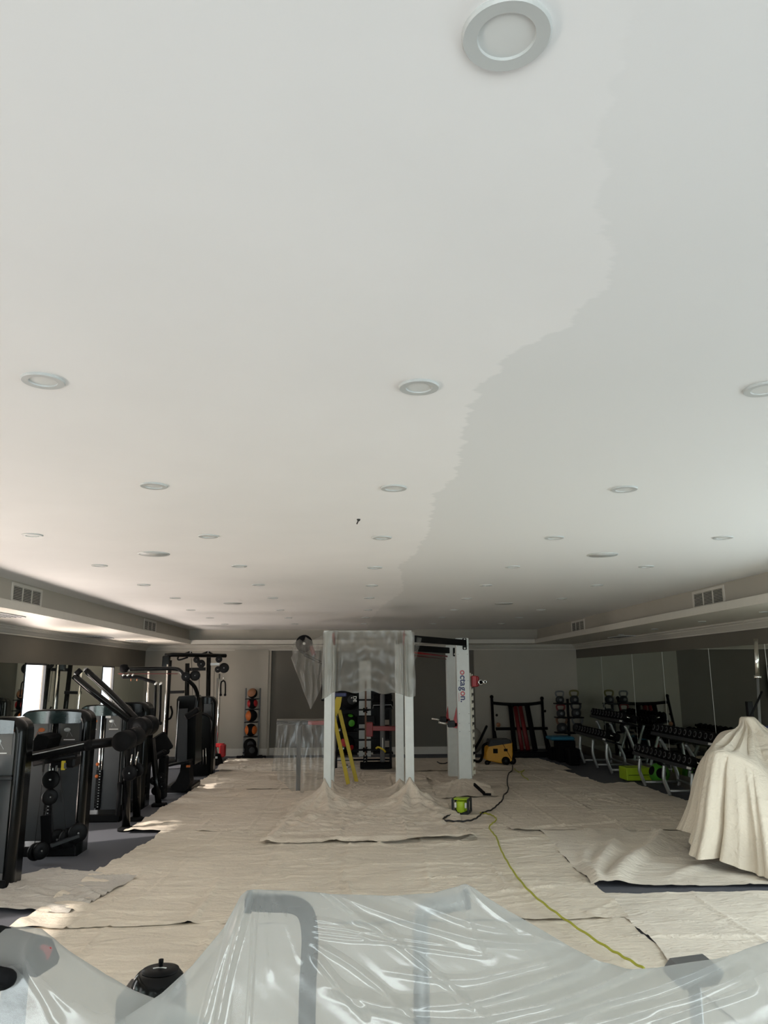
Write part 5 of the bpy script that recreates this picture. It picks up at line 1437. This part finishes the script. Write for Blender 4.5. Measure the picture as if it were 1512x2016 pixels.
B().box((.16, 2.12, .9), (.26, .05, .1), Matrix.Rotation(.5, 3, 'X'), .02).build('console', 'dgrey', tr)
bk = thing('exercise_bike', 'exercise bike with grey and red console under the polythene, black grip poking out', 'gym machine', (-.85, 2.15, 0))
c = PY(36, 1872, 2.10)
B().box(c, (.20, .09, .085), Matrix.Rotation(.25, 3, 'Y') @ Matrix.Rotation(-.3, 3, 'X'), .035).build('console', 'matte', bk)
B().bar(PY(93, 1862, 2.078), PY(80, 1896, 2.078), .03, .014, up=(0, 1, 0), bev=.004).build('red_stripe', 'red', bk)
B().tube([down(c, .05), c], .03, 12).build('stem', 'grey', bk)
B().bb(-1.15, -.6, 1.9, 2.5, 0, .1, .03).build('base', 'black', bk)
gp = PY(14, 1912, 2.0)
B().tube(smooth_path([gp + Vector((-.16, -.02, .015)), gp + Vector((-.06, -.04, .012)), gp + Vector((.0, -.04, .004)), gp + Vector((.016, -.03, -.006)), gp + Vector((-.02, -.02, -.014)), gp + Vector((-.14, .06, -.02))], 6), .019, 12).build('hand_grip', 'matte', bk)
rm = thing('rowing_machine', 'grey machine shroud showing at the polythene hem near the yellow cable', 'gym machine', (.85, 2.5, 0))
c = PY(1378, 1903, 2.35)
B().box(c + Vector((0, .05, -.03)), (.15, .12, .06), Matrix.Rotation(-.1, 3, 'Y'), .025).build('shroud', 'grey', rm)
B().tube([down(c + Vector((0, .05, 0)), .04), c + Vector((0, .05, -.03))], .018, 12).build('stem', 'silver', rm)
B().bb(c.x - .3, c.x + .3, 2.2, 2.7, 0, .08, .02).build('base', 'black', rm)
# black domed column
DY = 3.0
c = PY(301, 1918, DY); r = .101
dm = thing('domed_column', 'glossy black column with domed lid and small knob beside the polythene', 'gym machine', (c.x, DY + .1, 0))
zt_ = PY(312, 1904, DY + .1).z
B().lathe([(r, 0), (r, zt_ - .10), (r * .99, zt_ - .08), (r * .93, zt_ - .05), (r * .86, zt_ - .03), (r * .74, zt_ - .016), (r * .66, zt_ - .012)], (c.x, DY + .1, 0), n=40).build('drum', 'gloss', dm)
B().lathe([(r * .66, zt_ - .014), (r * .65, zt_ - .007), (r * .4, zt_ - .001), (0, zt_ + .001)], (c.x + .004, DY + .1, 0), n=36).build('lid', 'black', dm)
B().lathe([(.008, 0), (.007, .012), (.009, .015), (.009, .026), (0, .027)], (c.x + .004, DY + .1, zt_), n=14).build('knob', 'matte', dm)
lx = c.x - r * .98
B().bb(lx - .02, lx + .03, DY - .02, DY + .16, .02, zt_ - .055, .008).build('side_plate', 'gloss', dm)
for k in range(7):
    a = lerp(1.0, 2.2, k / 6)
    B().box((c.x + .004 + .035 * math.cos(a), DY + .085 + .028 * math.sin(a) - .02, zt_ + .001), (.006, .008, .002), Matrix.Rotation(a, 3, 'Z')).build('lid_mark', 'print', dm)

# --- polythene sheets
def crease_field(X, Z, creases, Yp):
    D = np.zeros_like(X)
    for pix, amp, wid in creases:
        P_ = [PY(a, b_, Yp) for a, b_ in pix]
        P_ = smooth_path(P_, 4)
        best = np.full(X.shape, 9.0); tt_ = np.zeros_like(X)
        n = len(P_) - 1
        for i in range(n):
            ax, az, bx, bz = P_[i].x, P_[i].z, P_[i + 1].x, P_[i + 1].z
            dx, dz = bx - ax, bz - az; L2 = dx * dx + dz * dz + 1e-9
            t = np.clip(((X - ax) * dx + (Z - az) * dz) / L2, 0, 1)
            d = np.hypot(X - ax - t * dx, Z - az - t * dz)
            k = d < best
            best = np.where(k, d, best); tt_ = np.where(k, (i + t) / n, tt_)
        prof = np.maximum(0, 1 - best / wid)
        D += amp * prof ** 1.3 * np.minimum(1, .25 + tt_ * 5) * np.minimum(1, .1 + (1 - tt_) * 6)
    return D
def film(sil, x0, x1, creases, Yr, nu, nv, seed=0, run=.4, crinkle=0.0, cap=.02, bex=.8):
    """sil: (x,z) ridge line at y=Yr; the front falls to the floor towards the camera, the back falls behind"""
    kf = (Yr + .03) / 2.0                             # the ridge lines above are read off at y = 2
    sil = [(x * kf, EYE - (EYE - z) * kf) for x, z in sil]
    us = np.linspace(0, 1, nu); a_ = np.maximum(0, (np.linspace(0, 1, nv) - .16) / .84) ** 1.6
    zr = np.array([interp(lerp(x0, x1, u), sil) for u in us])
    X = np.tile(x0 + (x1 - x0) * us, (nv, 1)); Z = zr[None, :] + (.04 - zr[None, :]) * a_[:, None]
    D = crease_field(X, Z, creases, Yr - .12)
    def fn(u, v):
        x = lerp(x0, x1, u); i = int(round(u * (nu - 1))); j = int(round(v * (nv - 1)))
        zz = zr[i]
        if v < .16:                                   # back face
            a = 1 - v / .16
            return (x, Yr + .03 + .28 * a ** bex + .01 * nz(x * 9, a * 4, seed), lerp(zz - .004, .05, a ** 1.15))
        a = ((v - .16) / .84) ** 1.6
        z = lerp(zz, .04, a)
        y = Yr + .03 - run * a ** .8 - cap * math.sin(min(1, a * 20) * PI / 2)
        f = min(1, a * 25)
        d = D[j, i] + (.006 * nz(x * 5, z * 4, seed) + .0022 * nz(x * 16, z * 12, seed)) * f
        if crinkle:
            g = 1 / (1 + math.exp(-(x - .05) * 9)) * f
            q = z - .5 * (x - .72) ** 2
            d += crinkle * min(1, max(.25, (z - .55) * 2.5)) * g * (.6 * nz(x * 3, q * 17, 3) + .35 * nz(x * 8, q * 30, 4) + .3 * max(0, nz(x * 2.2, q * 6, 9)) * nz(x * 40, q * 55, 5))
        return (x, y - d, z + .15 * d)
    return B().grid(nu, nv, fn)
sil = [(-.60, 1.02), (-.54, 1.055), (-.44, 1.115), (-.37, 1.175), (-.30, 1.255), (-.262, 1.325), (-.245, 1.338), (-.11, 1.330), (0, 1.322), (.09, 1.318), (.20, 1.322), (.255, 1.335), (.28, 1.343), (.30, 1.333), (.33, 1.312), (.38, 1.282), (.46, 1.238), (.53, 1.198), (.60, 1.165),
       (.66, 1.15), (.74, 1.148), (.82, 1.16), (.88, 1.168), (.94, 1.18), (1.02, 1.20), (1.2, 1.24), (1.5, 1.24), (1.7, 1.12), (1.9, .8), (2.1, .3)]
CRS = [([(481, 1768), (462, 1850), (438, 1950), (420, 2060)], .028, .016), ([(476, 1770), (446, 1860), (412, 1960), (385, 2060)], .018, .014), ([(470, 1780), (430, 1850), (360, 1940), (290, 2020)], .014, .016),
       ([(490, 1770), (491, 1850), (489, 1940), (487, 2060)], .010, .008), ([(500, 1770), (520, 1850), (530, 1950)], .005, .012), ([(510, 1765), (560, 1850), (590, 1920)], .004, .012),
       ([(600, 1768), (680, 1815), (770, 1870), (880, 1950), (980, 2030)], .012, .012), ([(604, 1775), (720, 1815), (850, 1850), (1000, 1880), (1150, 1898)], .014, .014), ([(606, 1765), (760, 1790), (900, 1830), (1050, 1870)], .010, .014),
       ([(612, 1848), (700, 1858), (800, 1872), (900, 1885)], .007, .006), ([(612, 1858), (720, 1870), (840, 1890), (980, 1905)], .008, .007), ([(612, 1868), (690, 1876), (790, 1880), (930, 1898)], .006, .006), ([(613, 1838), (680, 1850), (740, 1880)], .006, .008),
       ([(614, 1900), (660, 1950), (730, 2020)], .016, .014), ([(612, 1880), (690, 1920), (780, 1985), (840, 2040)], .012, .012),
       ([(922, 1752), (990, 1795), (1090, 1850), (1180, 1892)], .014, .016), ([(921, 1755), (970, 1810), (1050, 1865), (1150, 1905)], .010, .012), ([(918, 1756), (930, 1830), (960, 1900)], .005, .014), ([(914, 1758), (860, 1775), (780, 1785), (700, 1780)], .010, .016),
       ([(640, 1958), (760, 1990), (900, 1986), (1060, 1958), (1230, 1926), (1400, 1895), (1530, 1858)], .026, .022), ([(700, 1990), (840, 2010), (1000, 2004), (1160, 1982), (1320, 1945), (1440, 1912), (1530, 1885)], .022, .018),
       ([(980, 2035), (1150, 2010), (1300, 1985), (1420, 1950), (1530, 1912)], .024, .020), ([(1180, 2040), (1330, 2010), (1440, 1975), (1530, 1942)], .020, .018), ([(760, 1930), (900, 1945), (1050, 1930), (1200, 1912)], .010, .012), ([(1300, 2040), (1420, 2005), (1530, 1970)], .016, .018), ([(690, 1835), (750, 1850), (800, 1885)], .012, .014)]
mainf = film(sil, -.72, 2.1, CRS, FYR, 660, 380, crinkle=.012).build('polythene_sheet', 'poly')
tag(mainf, 'large cloudy polythene sheet draped over the cross trainer in tented peaks', 'plastic sheet'); recenter(mainf, (.4, 2, 0))
silL = [(-1.6, 1.22), (-1.1, 1.25), (-.9, 1.258), (-.82, 1.26), (-.775, 1.262), (-.735, 1.258), (-.70, 1.235), (-.67, 1.212), (-.58, 1.155), (-.51, 1.122), (-.45, 1.10), (-.40, 1.085), (-.3, 1.03), (-.1, .9)]
CRL = [([(60, 1850), (110, 1920), (170, 1985), (230, 2050)], .008, .014), ([(20, 1870), (40, 1930), (80, 1990), (110, 2050)], .012, .014), ([(10, 1880), (60, 1940), (130, 2010)], .008, .010), ([(80, 1845), (150, 1900), (240, 1960)], .006, .014)]
lf = film(silL, -1.6, -.28, CRL, FYR + .07, 130, 120, seed=4, run=.25, cap=.075, bex=.45).build('polythene_sheet', 'poly')
tag(lf, 'cloudy polythene sheet over the exercise bike console beside the domed column', 'plastic sheet'); recenter(lf, (-.9, 2, 0))
